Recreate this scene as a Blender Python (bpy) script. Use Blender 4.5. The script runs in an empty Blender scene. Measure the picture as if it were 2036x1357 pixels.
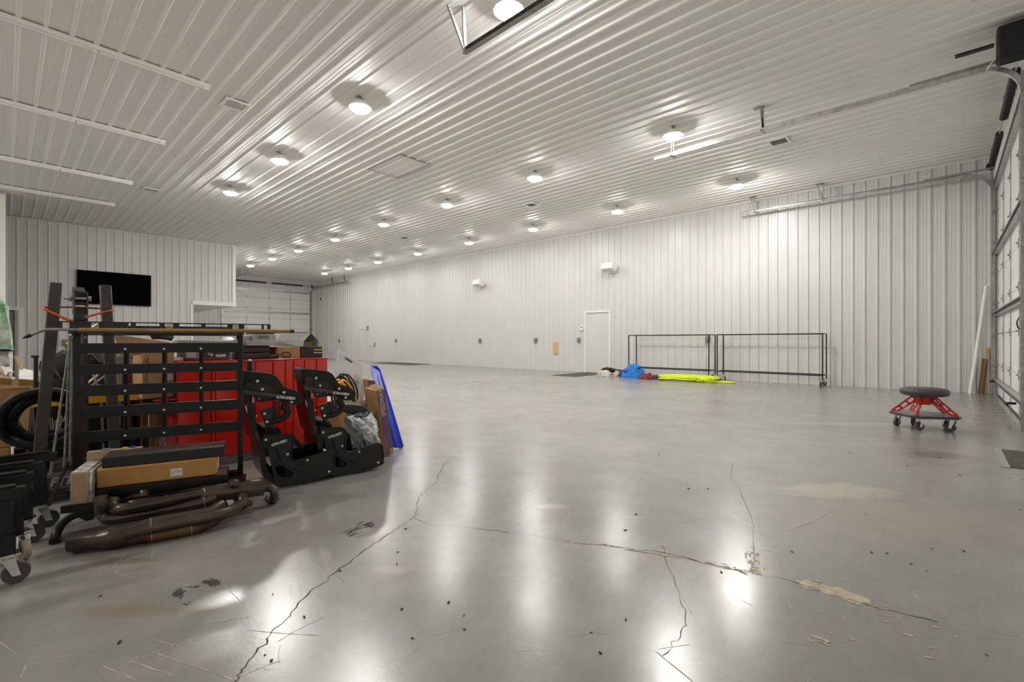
import bpy, bmesh, math, random
from mathutils import Vector, Matrix
from mathutils.geometry import tessellate_polygon
random.seed(7)
C = bpy.context.scene.collection
PI = math.pi

# ------------------------------------------------------------------ camera, world, exposure
F, CX, CY, H = 933.0, 1018.0, 678.5, 1.08          # focal length in px, principal point, camera height (m)
_n = math.hypot(1008.0, F)
D1 = (-1008.0/_n, F/_n)                             # world +Y (along the long wall) seen from the camera: right, forward
D2 = (F/_n, 1008.0/_n)                              # world +X (towards the long wall)
cam_d = bpy.data.cameras.new('camera'); cam = bpy.data.objects.new('camera', cam_d); C.objects.link(cam)
cam_d.sensor_width = 36.0; cam_d.lens = 36.0*F/2036.0; cam_d.clip_start = 0.05; cam_d.clip_end = 200
cam.location = (0, 0, H)
cam.rotation_euler = (PI/2, 0, math.atan2(D1[1], D2[1]) - PI/2)
bpy.context.scene.camera = cam
W = bpy.data.worlds.new('world'); bpy.context.scene.world = W; W.use_nodes = True
W.node_tree.nodes['Background'].inputs[0].default_value = (0.8, 0.85, 0.9, 1)
W.node_tree.nodes['Background'].inputs[1].default_value = 0.05
sc = bpy.context.scene
sc.view_settings.view_transform = 'Standard'; sc.view_settings.look = 'None'
sc.view_settings.exposure = 0.0; sc.view_settings.gamma = 1.0; sc.view_settings.use_curve_mapping = False
LAMP = 250.0                                         # emission of the round LED lamps
try:
    cy = sc.cycles
    cy.use_denoising = True; cy.adaptive_threshold = 0.015; cy.max_bounces = 10; cy.diffuse_bounces = 6; cy.glossy_bounces = 4
    cy.transmission_bounces = 6; cy.sample_clamp_indirect = 6.0; cy.use_light_tree = True
    cy.caustics_reflective = False; cy.caustics_refractive = False
except Exception: pass

XW, YN, YF, ZC = 13.63, -0.72, 29.8, 4.86           # long wall, near door wall, far door wall, ceiling
XL = -8.0; YT, XT0, XT1 = 20.6, 4.75, 6.17          # room's other side; TV wall and its overhang

# ------------------------------------------------------------------ a view ray meets a real plane
def ray(u, v):
    a = (u-CX)/F
    return Vector((a*D2[0]+D2[1], a*D1[0]+D1[1], -(v-CY)/F))
def PZ(u, v, z=0.0):
    r = ray(u, v); t = (z-H)/r.z; return Vector((r.x*t, r.y*t, z))
def PY(u, v, y):
    r = ray(u, v); t = y/r.y; return Vector((r.x*t, y, H+r.z*t))
def PX(u, v, x):
    r = ray(u, v); t = x/r.x; return Vector((x, r.y*t, H+r.z*t))
# the slatted rack and what stands with it is turned about 20 degrees
RE = Vector((0.949, -0.316, 0)).normalized(); RN = Vector((-RE.y, RE.x, 0)); RO = Vector((0.290, 3.81, 0)); RANG = math.atan2(RE.y, RE.x)
def set_axes(x, y):                                 # working axes for what follows: turned with the rack, or square to the walls
    global RE, RN, RANG
    RE = Vector((x, y, 0)).normalized(); RN = Vector((-RE.y, RE.x, 0)); RANG = math.atan2(RE.y, RE.x)
def PR(u, v, n=0.0):
    r = ray(u, v); d = RO.dot(RN)+n; t = d/r.dot(RN); return Vector((r.x*t, r.y*t, H+r.z*t))

# ------------------------------------------------------------------ materials
def mat(name, col, rough=0.5, metal=0.0, var=0.0, scale=6.0, bump=0.0, bscale=None, spec=None, emit=0, trans=0, alpha=1, col2=None, stretch=None, coat=0):
    m = bpy.data.materials.new(name); m.use_nodes = True
    nt = m.node_tree; b = nt.nodes['Principled BSDF']
    b.inputs['Base Color'].default_value = (*col, 1); b.inputs['Roughness'].default_value = rough; b.inputs['Metallic'].default_value = metal
    if spec is not None: b.inputs['Specular IOR Level'].default_value = spec
    if trans: b.inputs['Transmission Weight'].default_value = trans
    if alpha < 1: b.inputs['Alpha'].default_value = alpha
    if coat: b.inputs['Coat Weight'].default_value = coat; b.inputs['Coat Roughness'].default_value = 0.1
    if emit:
        b.inputs['Emission Color'].default_value = (*col, 1); b.inputs['Emission Strength'].default_value = emit
    if var or bump or col2:
        tc = nt.nodes.new('ShaderNodeTexCoord'); src = tc.outputs['Object']
        if stretch:
            mp = nt.nodes.new('ShaderNodeMapping'); mp.inputs['Scale'].default_value = stretch
            nt.links.new(src, mp.inputs[0]); src = mp.outputs[0]
        no = nt.nodes.new('ShaderNodeTexNoise'); no.inputs['Scale'].default_value = scale; no.inputs['Detail'].default_value = 5; no.inputs['Roughness'].default_value = 0.6
        nt.links.new(src, no.inputs['Vector'])
        if var or col2:
            r = nt.nodes.new('ShaderNodeValToRGB'); r.color_ramp.elements[0].position = 0.36; r.color_ramp.elements[1].position = 0.64
            c2 = col2 or tuple(min(1, c*(1+var)) for c in col)
            c1 = col if col2 else tuple(c*(1-var) for c in col)
            r.color_ramp.elements[0].color = (*c1, 1); r.color_ramp.elements[1].color = (*c2, 1)
            nt.links.new(no.outputs[0], r.inputs[0]); nt.links.new(r.outputs[0], b.inputs['Base Color'])
        if bump:
            n2 = nt.nodes.new('ShaderNodeTexNoise'); n2.inputs['Scale'].default_value = bscale or scale*3; n2.inputs['Detail'].default_value = 3
            nt.links.new(src, n2.inputs['Vector'])
            bp = nt.nodes.new('ShaderNodeBump'); bp.inputs['Strength'].default_value = bump; bp.inputs['Distance'].default_value = 0.01
            nt.links.new(n2.outputs[0], bp.inputs['Height']); nt.links.new(bp.outputs[0], b.inputs['Normal'])
    return m
M = {}
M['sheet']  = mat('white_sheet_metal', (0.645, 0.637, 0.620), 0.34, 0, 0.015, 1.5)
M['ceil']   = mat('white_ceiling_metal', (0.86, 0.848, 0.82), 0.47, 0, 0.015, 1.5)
M['trim']   = mat('white_trim', (0.80, 0.785, 0.75), 0.4, 0, 0.02, 3)
M['door']   = mat('white_door_paint', (0.80, 0.79, 0.76), 0.42, 0, 0.02, 2)
M['white']  = mat('white_plastic', (0.82, 0.81, 0.78), 0.4, 0, 0.02, 8)
M['galv']   = mat('galvanised_steel', (0.50, 0.50, 0.49), 0.38, 0.85, 0.2, 14)
M['galvd']  = mat('dull_galvanised_steel', (0.33, 0.325, 0.315), 0.5, 0.6, 0.2, 14)
M['chrome'] = mat('zinc_plate', (0.72, 0.72, 0.70), 0.22, 0.95, 0.1, 20)
M['blackm'] = mat('black_powder_coat', (0.006, 0.006, 0.006), 0.30, 0, 0.25, 12, 0.05, 60, spec=0.4)
M['blackf'] = mat('black_fabric', (0.014, 0.013, 0.012), 0.7, 0, 0.3, 30, 0.3, 250)
M['carbon'] = mat('black_vinyl', (0.012, 0.0125, 0.012), 0.45, 0, 0.2, 40, 0.1, 180)
M['dgrey']  = mat('charcoal_cloth', (0.045, 0.045, 0.043), 0.8, 0, 0.15, 50, 0.1, 220)
M['rubber'] = mat('black_rubber', (0.010, 0.010, 0.010), 0.5, 0, 0.2, 10)
M['vinyl']  = mat('grey_black_vinyl_seat', (0.045, 0.046, 0.048), 0.42, 0, 0.1, 10, 0.05, 80)
M['hoist']  = mat('charcoal_painted_steel', (0.056, 0.050, 0.044), 0.38, 0.1, 0.25, 8, 0.04, 60)
M['red']    = mat('red_enamel', (0.66, 0.020, 0.010), 0.2, 0, 0.08, 3, 0.02, 9, coat=0.3)
M['redm']   = mat('red_anodised', (0.50, 0.01, 0.012), 0.3, 0.2, 0.1, 8)
M['yellow'] = mat('yellow_paint', (0.88, 0.50, 0.012), 0.4, 0, 0.1, 7)
M['card']   = mat('brown_cardboard', (0.43, 0.255, 0.115), 0.8, 0, 0.1, 5, 0.06, 40)
M['cardo']  = mat('amber_cardboard', (0.47, 0.25, 0.075), 0.75, 0, 0.1, 5, 0.06, 30)
M['cardt']  = mat('pale_cardboard', (0.42, 0.29, 0.17), 0.75, 0, 0.18, 5, 0.1, 30)
M['paper']  = mat('white_paper', (0.75, 0.72, 0.66), 0.8, 0, 0.06, 20)
M['purple'] = mat('purple_print', (0.17, 0.09, 0.20), 0.6, 0, 0.15, 6)
M['tan']    = mat('tan_print', (0.55, 0.42, 0.30), 0.6)
M['blue']   = mat('blue_plastic', (0.01, 0.04, 0.50), 0.35, 0, 0.15, 6)
M['tarp']   = mat('blue_moving_blanket', (0.015, 0.16, 0.52), 0.8, 0, 0.2, 9, 0.4, 30)
M['tarpd']  = mat('navy_blanket_lining', (0.02, 0.035, 0.20), 0.8, 0, 0.2, 9, 0.4, 30)
M['clear']  = mat('clear_plastic', (0.88, 0.89, 0.90), 0.15, 0, trans=0.0, alpha=0.36)
M['wrap']   = mat('shrink_wrap', (0.60, 0.60, 0.59), 0.18, 0, 0.5, 18, 0.9, 40)
M['green']  = mat('green_under_wrap', (0.03, 0.30, 0.07), 0.25, 0, col2=(0.66, 0.72, 0.66), scale=10, bump=0.6, bscale=24)
M['bag']    = mat('crumpled_grey_plastic', (0.42, 0.44, 0.46), 0.2, 0, col2=(0.74, 0.76, 0.78), scale=9, bump=0.5, bscale=26)
M['neon']   = mat('neon_yellow_hose', (0.62, 0.72, 0.005), 0.5, 0, 0.1, 30)
M['orange'] = mat('orange_cord', (0.60, 0.11, 0.02), 0.6, 0, 0.15, 20)
M['wood']   = mat('stained_wood', (0.17, 0.075, 0.025), 0.55, 0, 0.3, 4, stretch=(8, 8, 0.6))
M['pine']   = mat('raw_pine', (0.62, 0.42, 0.20), 0.65, 0, 0.15, 5, stretch=(8, 8, 0.6))
M['handle'] = mat('varnished_handle', (0.34, 0.205, 0.06), 0.4, 0, 0.15, 6)
M['exh']    = mat('heat_stained_steel', (0.06, 0.047, 0.038), 0.30, 0.7, col2=(0.13, 0.10, 0.08), scale=4.5, bump=0.05, bscale=60)
M['exht']   = mat('tan_heat_stained_steel', (0.24, 0.12, 0.045), 0.45, 0.5, col2=(0.07, 0.04, 0.025), scale=4)
M['weld']   = mat('weld_bead', (0.42, 0.33, 0.26), 0.45, 0.7)
M['grey']   = mat('grey_tool_case', (0.20, 0.195, 0.185), 0.55, 0, 0.08, 12)
M['sheetg'] = mat('grey_folded_metal', (0.38, 0.375, 0.355), 0.42, 0.15, 0.08, 6)
M['foam']   = mat('charcoal_foam', (0.035, 0.034, 0.033), 0.75, 0, 0.1, 20, 0.1, 150)
M['tv']     = mat('black_glass_screen', (0.001, 0.001, 0.001), 0.5, 0, spec=0.015)
M['tvb']    = mat('dark_bezel', (0.03, 0.03, 0.03), 0.4)
M['mat']    = mat('dark_floor_mat', (0.075, 0.068, 0.06), 0.95, 0, 0.3, 30, 0.3, 200)
M['matb']   = mat('pale_mat_edge', (0.30, 0.285, 0.25), 0.8, 0, 0.1, 20)
M['crack']  = mat('crack_dark', (0.03, 0.027, 0.022), 0.9)
M['chip']   = mat('cream_chipped_concrete', (0.50, 0.43, 0.32), 0.85, 0, 0.2, 20)
M['scratch'] = mat('pale_scratch', (0.43, 0.385, 0.31), 0.7, 0, 0.15, 20)
M['scuff']  = mat('tyre_scuff', (0.045, 0.043, 0.04), 0.7)
M['dirt']   = mat('leaf_litter', (0.06, 0.04, 0.025), 0.9, 0, 0.4, 40)
M['navy']   = mat('navy_anodised', (0.01, 0.025, 0.14), 0.4)
M['vial']   = mat('level_vial', (0.60, 0.62, 0.10), 0.2)
M['letw']   = mat('white_print', (0.80, 0.80, 0.78), 0.5)
M['letg']   = mat('grey_print', (0.34, 0.33, 0.32), 0.5)
M['lety']   = mat('yellow_print', (0.75, 0.55, 0.03), 0.5)
M['letk']   = mat('black_marker', (0.02, 0.02, 0.02), 0.6)
M['letr']   = mat('faded_pink_print', (0.42, 0.22, 0.18), 0.5)
for _k, _e in (('lamp', .86), ('lamp_y11', 1.0), ('lamp_y8', .95), ('lamp_y5', 1.85), ('lamp_fill', 2.1)):   # outputs graded to even out the light; the last serves the added left row
    M[_k] = mat('lamp_lens', (1.0, 0.978, 0.94), 0.4, emit=LAMP*_e)
M['rag']    = mat('off_white_rag', (0.55, 0.51, 0.45), 0.9, 0, 0.2, 20, 0.5, 40)
M['redrag'] = mat('dark_red_rag', (0.20, 0.035, 0.03), 0.9, 0, 0.35, 25, 0.5, 40)
M['openb']  = mat('matte_black_plastic', (0.006, 0.006, 0.006), 0.65)
M['wheel']  = mat('grey_caster_tread', (0.075, 0.078, 0.08), 0.5)
M['tread']  = mat('beige_caster_tread', (0.36, 0.29, 0.21), 0.6)
M['ventl']  = mat('pale_vent_slats', (0.52, 0.50, 0.47), 0.5)
M['vent']   = mat('grey_vent_metal', (0.30, 0.28, 0.26), 0.6)  # even mid grey, also on door and thermostat parts

def concrete():
    m = bpy.data.materials.new('polished_concrete'); m.use_nodes = True
    nt = m.node_tree; b = nt.nodes['Principled BSDF']; N = nt.nodes.new; L = nt.links.new
    tc = N('ShaderNodeTexCoord')
    def noise(scale, detail=5, rough=0.6, stretch=None, rot=0):
        s = tc.outputs['Object']
        if stretch:
            mp = N('ShaderNodeMapping'); mp.inputs['Scale'].default_value = stretch; mp.inputs['Rotation'].default_value = (0, 0, rot); L(s, mp.inputs[0]); s = mp.outputs[0]
        n = N('ShaderNodeTexNoise'); n.inputs['Scale'].default_value = scale; n.inputs['Detail'].default_value = detail; n.inputs['Roughness'].default_value = rough
        L(s, n.inputs['Vector']); return n.outputs[0]
    def ramp(s, p0, c0, p1, c1):
        r = N('ShaderNodeValToRGB'); e = r.color_ramp.elements; e[0].position = p0; e[1].position = p1; e[0].color = (*c0, 1); e[1].color = (*c1, 1); L(s, r.inputs[0]); return r.outputs[0]
    def mix(f, a, bb, mode='MIX'):
        x = N('ShaderNodeMix'); x.data_type = 'RGBA'; x.blend_type = mode
        if isinstance(f, float): x.inputs[0].default_value = f
        else: L(f, x.inputs[0])
        for s, v in ((6, a), (7, bb)):
            if isinstance(v, tuple): x.inputs[s].default_value = (*v, 1)
            else: L(v, x.inputs[s])
        return x.outputs[2]
    g = lambda x: (x, x, x)
    c = ramp(noise(0.55, 6), 0.30, (0.225, 0.216, 0.199), 0.70, (0.305, 0.292, 0.271))
    c = mix(1.0, c, ramp(noise(3.2, 8, 0.7), 0.25, g(0.84), 0.75, g(1.12)), 'MULTIPLY')
    c = mix(0.7, c, ramp(noise(26, 6, 0.7), 0.2, g(0.90), 0.8, g(1.08)), 'MULTIPLY')
    # fine swirled trowel marks and pale scratches
    s1 = ramp(noise(3.0, 9, 0.75, (1.0, 14.0, 1), 0.5), 0.54, g(0), 0.72, g(0.40))
    s2 = ramp(noise(3.0, 9, 0.75, (1.0, 16.0, 1), -0.9), 0.53, g(0), 0.72, g(0.26))
    c = mix(s1, c, (0.32, 0.295, 0.25)); c = mix(s2, c, (0.165, 0.156, 0.142))
    c = mix(ramp(noise(9.0, 9, 0.8, (1.0, 22.0, 1), 0.15), 0.56, g(0), 0.75, g(0.28)), c, (0.34, 0.31, 0.26))
    c = mix(ramp(noise(1.1, 4), 0.60, g(0), 0.80, g(0.35)), c, (0.24, 0.195, 0.14))
    # worn pale patches and rubbed dark places that belong to this slab
    wob = noise(5, 5, 0.7)
    for (u, v, rx, ry, col, st) in ((1650, 975, .42, .20, (0.42, 0.38, 0.30), .7), (1690, 843, .9, .12, (0.42, 0.39, 0.33), .45),
                                    (1100, 1008, .10, .06, (0.45, 0.40, 0.31), .6), (785, 1133, .10, .05, (0.40, 0.36, 0.29), .6),
                                    (1860, 905, .30, .16, (0.12, 0.105, 0.09), .6), (1800, 1030, .8, .4, (0.33, 0.28, 0.22), .35),
                                    (250, 1115, .25, .05, (0.16, 0.10, 0.05), .45), (290, 1215, .30, .05, (0.24, 0.17, 0.09), .45)):
        p = PZ(u, v)
        mp = N('ShaderNodeMapping'); mp.vector_type = 'POINT'
        a = math.atan2(D1[0], D2[0])
        rt = N('ShaderNodeVectorRotate'); rt.rotation_type = 'Z_AXIS'; rt.inputs['Angle'].default_value = -a; rt.inputs['Center'].default_value = p
        L(tc.outputs['Object'], rt.inputs['Vector'])
        mp.inputs['Location'].default_value = (-p.x/rx, -p.y/ry, 0); mp.inputs['Scale'].default_value = (1/rx, 1/ry, 1)
        L(rt.outputs[0], mp.inputs[0])
        ln = N('ShaderNodeVectorMath'); ln.operation = 'LENGTH'; L(mp.outputs[0], ln.inputs[0])
        ad = N('ShaderNodeMath'); ad.operation = 'MULTIPLY_ADD'; ad.inputs[1].default_value = 1.6; L(wob, ad.inputs[0]); L(ln.outputs['Value'], ad.inputs[2])
        c = mix(ramp(ad.outputs[0], 0.0, g(0), 1, g(1)) if False else _mask(nt, ad.outputs[0], st), c, col)
    L(c, b.inputs['Base Color'])
    rr = N('ShaderNodeMapRange'); rr.inputs[1].default_value = 0.3; rr.inputs[2].default_value = 0.7; rr.inputs[3].default_value = 0.205; rr.inputs[4].default_value = 0.268
    L(noise(2.2, 7, 0.65), rr.inputs[0]); L(rr.outputs[0], b.inputs['Roughness'])
    b.inputs['Specular IOR Level'].default_value = 0.75
    bp = N('ShaderNodeBump'); bp.inputs['Strength'].default_value = 0.10; bp.inputs['Distance'].default_value = 0.004
    L(noise(55, 4, 0.6), bp.inputs['Height']); L(bp.outputs[0], b.inputs['Normal'])
    return m
def _mask(nt, s, st):
    r = nt.nodes.new('ShaderNodeMapRange'); r.inputs[1].default_value = 1.35; r.inputs[2].default_value = 1.9; r.inputs[3].default_value = st; r.inputs[4].default_value = 0.0
    nt.links.new(s, r.inputs[0]); return r.outputs[0]
M['concrete'] = concrete()

# ------------------------------------------------------------------ building helpers
def tag(o, label=None, cat=None, group=None, kind=None):
    if label: o['label'] = label
    if cat: o['category'] = cat
    if group: o['group'] = group
    if kind: o['kind'] = kind
    return o
def thing(name, label, cat, loc=(0, 0, 0), rz=0.0, group=None):
    o = bpy.data.objects.new(name, None); C.objects.link(o); o.empty_display_size = 0.1
    o.location = loc; o.rotation_euler = (0, 0, rz)
    return tag(o, label, cat, group)
def root_inv(p):
    while p.parent: p = p.parent
    return (Matrix.Translation(p.location) @ p.rotation_euler.to_matrix().to_4x4()).inverted()
def V(*a): return Vector(a)
class MB:
    def __init__(s): s.v = []; s.f = []
    def add(s, vs, fs):
        o = len(s.v); s.v += [Vector(p) for p in vs]; s.f += [tuple(i+o for i in f) for f in fs]; return s
    def box(s, a, b):
        x0, y0, z0 = a; x1, y1, z1 = b
        return s.add([(x0,y0,z0),(x1,y0,z0),(x1,y1,z0),(x0,y1,z0),(x0,y0,z1),(x1,y0,z1),(x1,y1,z1),(x0,y1,z1)],
                     [(3,2,1,0),(4,5,6,7),(0,1,5,4),(1,2,6,5),(2,3,7,6),(3,0,4,7)])
    def obox(s, c, ax, ay, az):
        c = Vector(c); ax, ay, az = Vector(ax), Vector(ay), Vector(az); vs = []
        for k in (-1, 1):
            for i, j in ((-1,-1),(1,-1),(1,1),(-1,1)): vs.append(c+ax*i+ay*j+az*k)
        return s.add(vs, [(3,2,1,0),(4,5,6,7),(0,1,5,4),(1,2,6,5),(2,3,7,6),(3,0,4,7)])
    def bar(s, p, q, w, h, up=(0, 0, 1)):                      # square bar from p to q
        p, q = Vector(p), Vector(q); d = q-p; u = Vector(up)
        if abs(d.normalized().dot(u)) > 0.99: u = V(1, 0, 0)
        side = d.cross(u).normalized(); u2 = side.cross(d).normalized()
        return s.obox((p+q)/2, d/2, side*(w/2), u2*(h/2))
    def tube(s, pts, r, n=10, closed=False, caps=True, rf=None):
        pts = [Vector(p) for p in pts]; k = len(pts); base = len(s.v)
        t0 = (pts[1]-pts[0]).normalized(); nrm = t0.orthogonal().normalized()
        for i, p in enumerate(pts):
            if closed: t = (pts[(i+1) % k]-pts[i-1]).normalized()
            else: t = (pts[min(i+1, k-1)]-pts[max(i-1, 0)]).normalized()
            nrm = (nrm-t*nrm.dot(t)); nrm = nrm.normalized() if nrm.length > 1e-6 else t.orthogonal().normalized()
            bn = t.cross(nrm)
            ri = r if rf is None else rf(i)
            for j in range(n):
                a = 2*PI*j/n; s.v.append(p+(nrm*math.cos(a)+bn*math.sin(a))*ri)
        for i in range(k if closed else k-1):
            a, b = base+i*n, base+((i+1) % k)*n
            for j in range(n): s.f.append((a+j, a+(j+1) % n, b+(j+1) % n, b+j))
        if caps and not closed:
            s.f.append(tuple(base+j for j in reversed(range(n)))); s.f.append(tuple(base+(k-1)*n+j for j in range(n)))
        return s
    def lathe(s, prof, n=20, c=(0, 0, 0), axis=(0, 0, 1)):     # prof: (radius, height along axis)
        c = Vector(c); w = Vector(axis).normalized(); u = w.orthogonal().normalized(); v = w.cross(u); base = len(s.v)
        for r, h in prof:
            for j in range(n):
                a = 2*PI*j/n; s.v.append(c+w*h+(u*math.cos(a)+v*math.sin(a))*max(r, 1e-5))
        for i in range(len(prof)-1):
            for j in range(n): s.f.append((base+i*n+j, base+i*n+(j+1) % n, base+(i+1)*n+(j+1) % n, base+(i+1)*n+j))
        s.f.append(tuple(base+j for j in reversed(range(n)))); s.f.append(tuple(base+(len(prof)-1)*n+j for j in range(n)))
        return s
    def cyl(s, p, q, r, n=16): return s.tube([p, q], r, n)
    def prism(s, pts3, ext, holes=()):                          # flat polygon (with holes) pushed along ext
        ext = Vector(ext); loops = [[Vector(p) for p in l] for l in [pts3, *holes]]
        flat = [p for l in loops for p in l]; tri = tessellate_polygon(loops); n = len(flat); base = len(s.v)
        s.v += flat+[p+ext for p in flat]
        for t in tri:
            s.f.append(tuple(base+i for i in t)); s.f.append(tuple(base+n+i for i in reversed(t)))
        o = 0
        for l in loops:
            k = len(l)
            for i in range(k): s.f.append((base+o+i, base+o+(i+1) % k, base+n+o+(i+1) % k, base+n+o+i))
            o += k
        return s
    def grid(s, fn, nu, nv):
        base = len(s.v)
        for j in range(nv+1):
            for i in range(nu+1): s.v.append(Vector(fn(i/nu, j/nv)))
        for j in range(nv):
            for i in range(nu):
                a = base+j*(nu+1)+i; s.f.append((a, a+1, a+nu+2, a+nu+1))
        return s
    def mesh(s, name, m, smooth=35, inv=None):
        me = bpy.data.meshes.new(name); vs = [inv @ p for p in s.v] if inv is not None else s.v
        me.from_pydata([tuple(p) for p in vs], [], s.f); me.materials.append(M[m] if isinstance(m, str) else m)
        bm = bmesh.new(); bm.from_mesh(me); bmesh.ops.recalc_face_normals(bm, faces=bm.faces); bm.to_mesh(me); bm.free()
        if smooth:
            me.polygons.foreach_set('use_smooth', [True]*len(me.polygons))
            me.set_sharp_from_angle(angle=math.radians(smooth))
        me.update(); return me
    def build(s, name, m, parent=None, smooth=35, local=False, bevel=0, sub=0, label=None, solid=0, kind=None):
        inv = root_inv(parent) if (parent is not None and not local) else None
        o = bpy.data.objects.new(name, s.mesh(name, m, smooth, inv)); C.objects.link(o)
        if parent is not None: o.parent = parent
        if solid:
            k = o.modifiers.new('thick', 'SOLIDIFY'); k.thickness = solid; k.offset = 0
        if bevel:
            k = o.modifiers.new('edge', 'BEVEL'); k.width = bevel; k.segments = 2; k.limit_method = 'ANGLE'; k.angle_limit = math.radians(40)
        if sub:
            k = o.modifiers.new('soft', 'SUBSURF'); k.levels = sub; k.render_levels = sub
        if label: o['label'] = label
        if kind: o['kind'] = kind
        return o
def share(name, me, parent, loc=(0, 0, 0), rot=(0, 0, 0), scale=(1, 1, 1)):   # another piece with the same mesh
    o = bpy.data.objects.new(name, me); C.objects.link(o); o.parent = parent; o.location = loc; o.rotation_euler = rot; o.scale = scale; return o
def copy_tree(o, parent=None):
    c = o.copy(); C.objects.link(c)
    if parent is not None: c.parent = parent
    for ch in list(o.children): copy_tree(ch, c)
    return c
def text(body, size, m, parent, p, xdir, updir, name='lettering', shear=0.0, bold=0.0, sx=1.0, align='LEFT'):
    cu = bpy.data.curves.new(name, 'FONT'); cu.body = body; cu.size = size; cu.extrude = 0.0006; cu.shear = shear; cu.offset = bold; cu.align_x = align; cu.resolution_u = 3
    cu.materials.append(M[m])
    x = Vector(xdir).normalized(); up = Vector(updir); up = (up-x*up.dot(x)).normalized(); z = x.cross(up)
    mw = Matrix((x, up, z)).transposed().to_4x4(); mw.translation = Vector(p)
    tmp = bpy.data.objects.new(name, cu); C.objects.link(tmp); bpy.context.view_layer.update()
    me = bpy.data.meshes.new_from_object(tmp.evaluated_get(bpy.context.evaluated_depsgraph_get())); bpy.data.objects.remove(tmp); bpy.data.curves.remove(cu)
    o = bpy.data.objects.new(name, me); C.objects.link(o); o.parent = parent
    o.matrix_local = root_inv(parent) @ mw @ Matrix.Diagonal((sx, 1, 1, 1))
    return o
def rand_smooth(pts, k=4, amp=0.01):                            # jittered polyline for cracks
    out = []
    for a, b in zip(pts[:-1], pts[1:]):
        for i in range(k):
            t = i/k; p = a.lerp(b, t)
            if i: p = p+V(random.uniform(-amp, amp), random.uniform(-amp, amp), 0)
            out.append(p)
    return out+[pts[-1]]
def spline(pts, k=8, closed=False):
    pts = [Vector(p) for p in pts]; n = len(pts); out = []
    for i in range(n if closed else n-1):
        p1, p2 = pts[i], pts[(i+1) % n]
        p0 = pts[i-1] if (i > 0 or closed) else p1; p3 = pts[(i+2) % n] if (i+2 < n or closed) else p2
        for j in range(k):
            t = j/k
            out.append(0.5*((2*p1)+(p2-p0)*t+(2*p0-5*p1+4*p2-p3)*t*t+(3*p1-p0-3*p2+p3)*t**3))
    if not closed: out.append(pts[-1])
    return out
def ribbon(mb, pts, w, wf=None):
    k = len(pts); base = len(mb.v)
    for i, p in enumerate(pts):
        t = (pts[min(i+1, k-1)]-pts[max(i-1, 0)]); t.z = 0; t.normalize(); s = V(-t.y, t.x, 0)
        ww = (w if wf is None else w*wf(i))/2
        mb.v += [p+s*ww, p-s*ww]
    for i in range(k-1): mb.f.append((base+2*i, base+2*i+1, base+2*i+3, base+2*i+2))

# ------------------------------------------------------------------ the shell of the building
P = 0.2286                                                     # rib pitch of the sheet metal (9 in)
PROF = [(0, 0), (0.018, 0), (0.034, 0.024), (0.062, 0.024), (0.078, 0), (0.112, 0), (0.119, 0.0035), (0.127, 0.0035), (0.134, 0), (0.168, 0), (0.175, 0.0035), (0.183, 0.0035), (0.190, 0), (P, 0)]
def sheets(name, m, parent, o, sd, td, nd, s0, s1, tfun, per=4):
    """ribbed sheets: every sheet (4 ribs) is a piece of its wall; tfun(rib) -> list of (t0, t1)"""
    o, sd, td, nd = map(Vector, (o, sd, td, nd)); n = int(math.ceil((s1-s0)/P-1e-6)); i = 0
    while i < n:
        mb = MB()
        for k in range(i, min(i+per, n)):
            for t0, t1 in tfun(s0+(k+0.5)*P):
                pr = [(min(s0+k*P+a, s1), h) for a, h in PROF]
                vs = [o+sd*a+td*t0+nd*h for a, h in pr]+[o+sd*a+td*t1+nd*h for a, h in pr]
                q = len(pr); mb.add(vs, [(j, j+1, q+j+1, q+j) for j in range(q-1)])
        if mb.v: mb.build(name, m, parent, smooth=0)
        i += per
def struct(name, mb, m): return tag(mb.build(name, m), kind='structure')

floor = struct('floor', MB().box((XL, YN-0.5, -0.1), (XW+0.3, YF+0.3, 0)), 'concrete')
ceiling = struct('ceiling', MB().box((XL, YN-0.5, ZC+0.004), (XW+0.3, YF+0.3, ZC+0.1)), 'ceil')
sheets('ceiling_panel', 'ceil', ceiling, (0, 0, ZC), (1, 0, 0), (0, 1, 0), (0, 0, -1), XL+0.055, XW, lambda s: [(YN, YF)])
mb = MB()                                                      # rows of screw heads across the sheets
for r in range(25):
    y = YN+0.5+1.22*r
    for k in range(34, 95):
        x = XL+0.055+k*P+0.152
        if x < XW: mb.lathe([(0.006, 0), (0.005, 0.004)], 5, (x, y, ZC-0.0035), (0, 0, -1))
mb.build('screw_heads', 'galvd', ceiling, kind='stuff')

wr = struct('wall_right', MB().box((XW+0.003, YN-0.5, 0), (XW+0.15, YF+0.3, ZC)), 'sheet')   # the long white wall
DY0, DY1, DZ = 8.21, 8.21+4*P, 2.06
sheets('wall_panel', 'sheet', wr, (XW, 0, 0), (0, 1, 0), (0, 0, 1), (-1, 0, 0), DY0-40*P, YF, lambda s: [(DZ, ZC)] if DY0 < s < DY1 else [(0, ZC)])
mb = MB()
for z in (1.25, 2.45, 3.65):
    for k in range(0, 60): mb.lathe([(0.006, 0), (0.005, 0.004)], 5, (XW-0.0035, DY0-40*P+k*P+0.152, z), (-1, 0, 0)) if not (39 < k < 44 and z < DZ) else None
mb.build('screw_heads', 'galvd', wr, kind='stuff')

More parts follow.
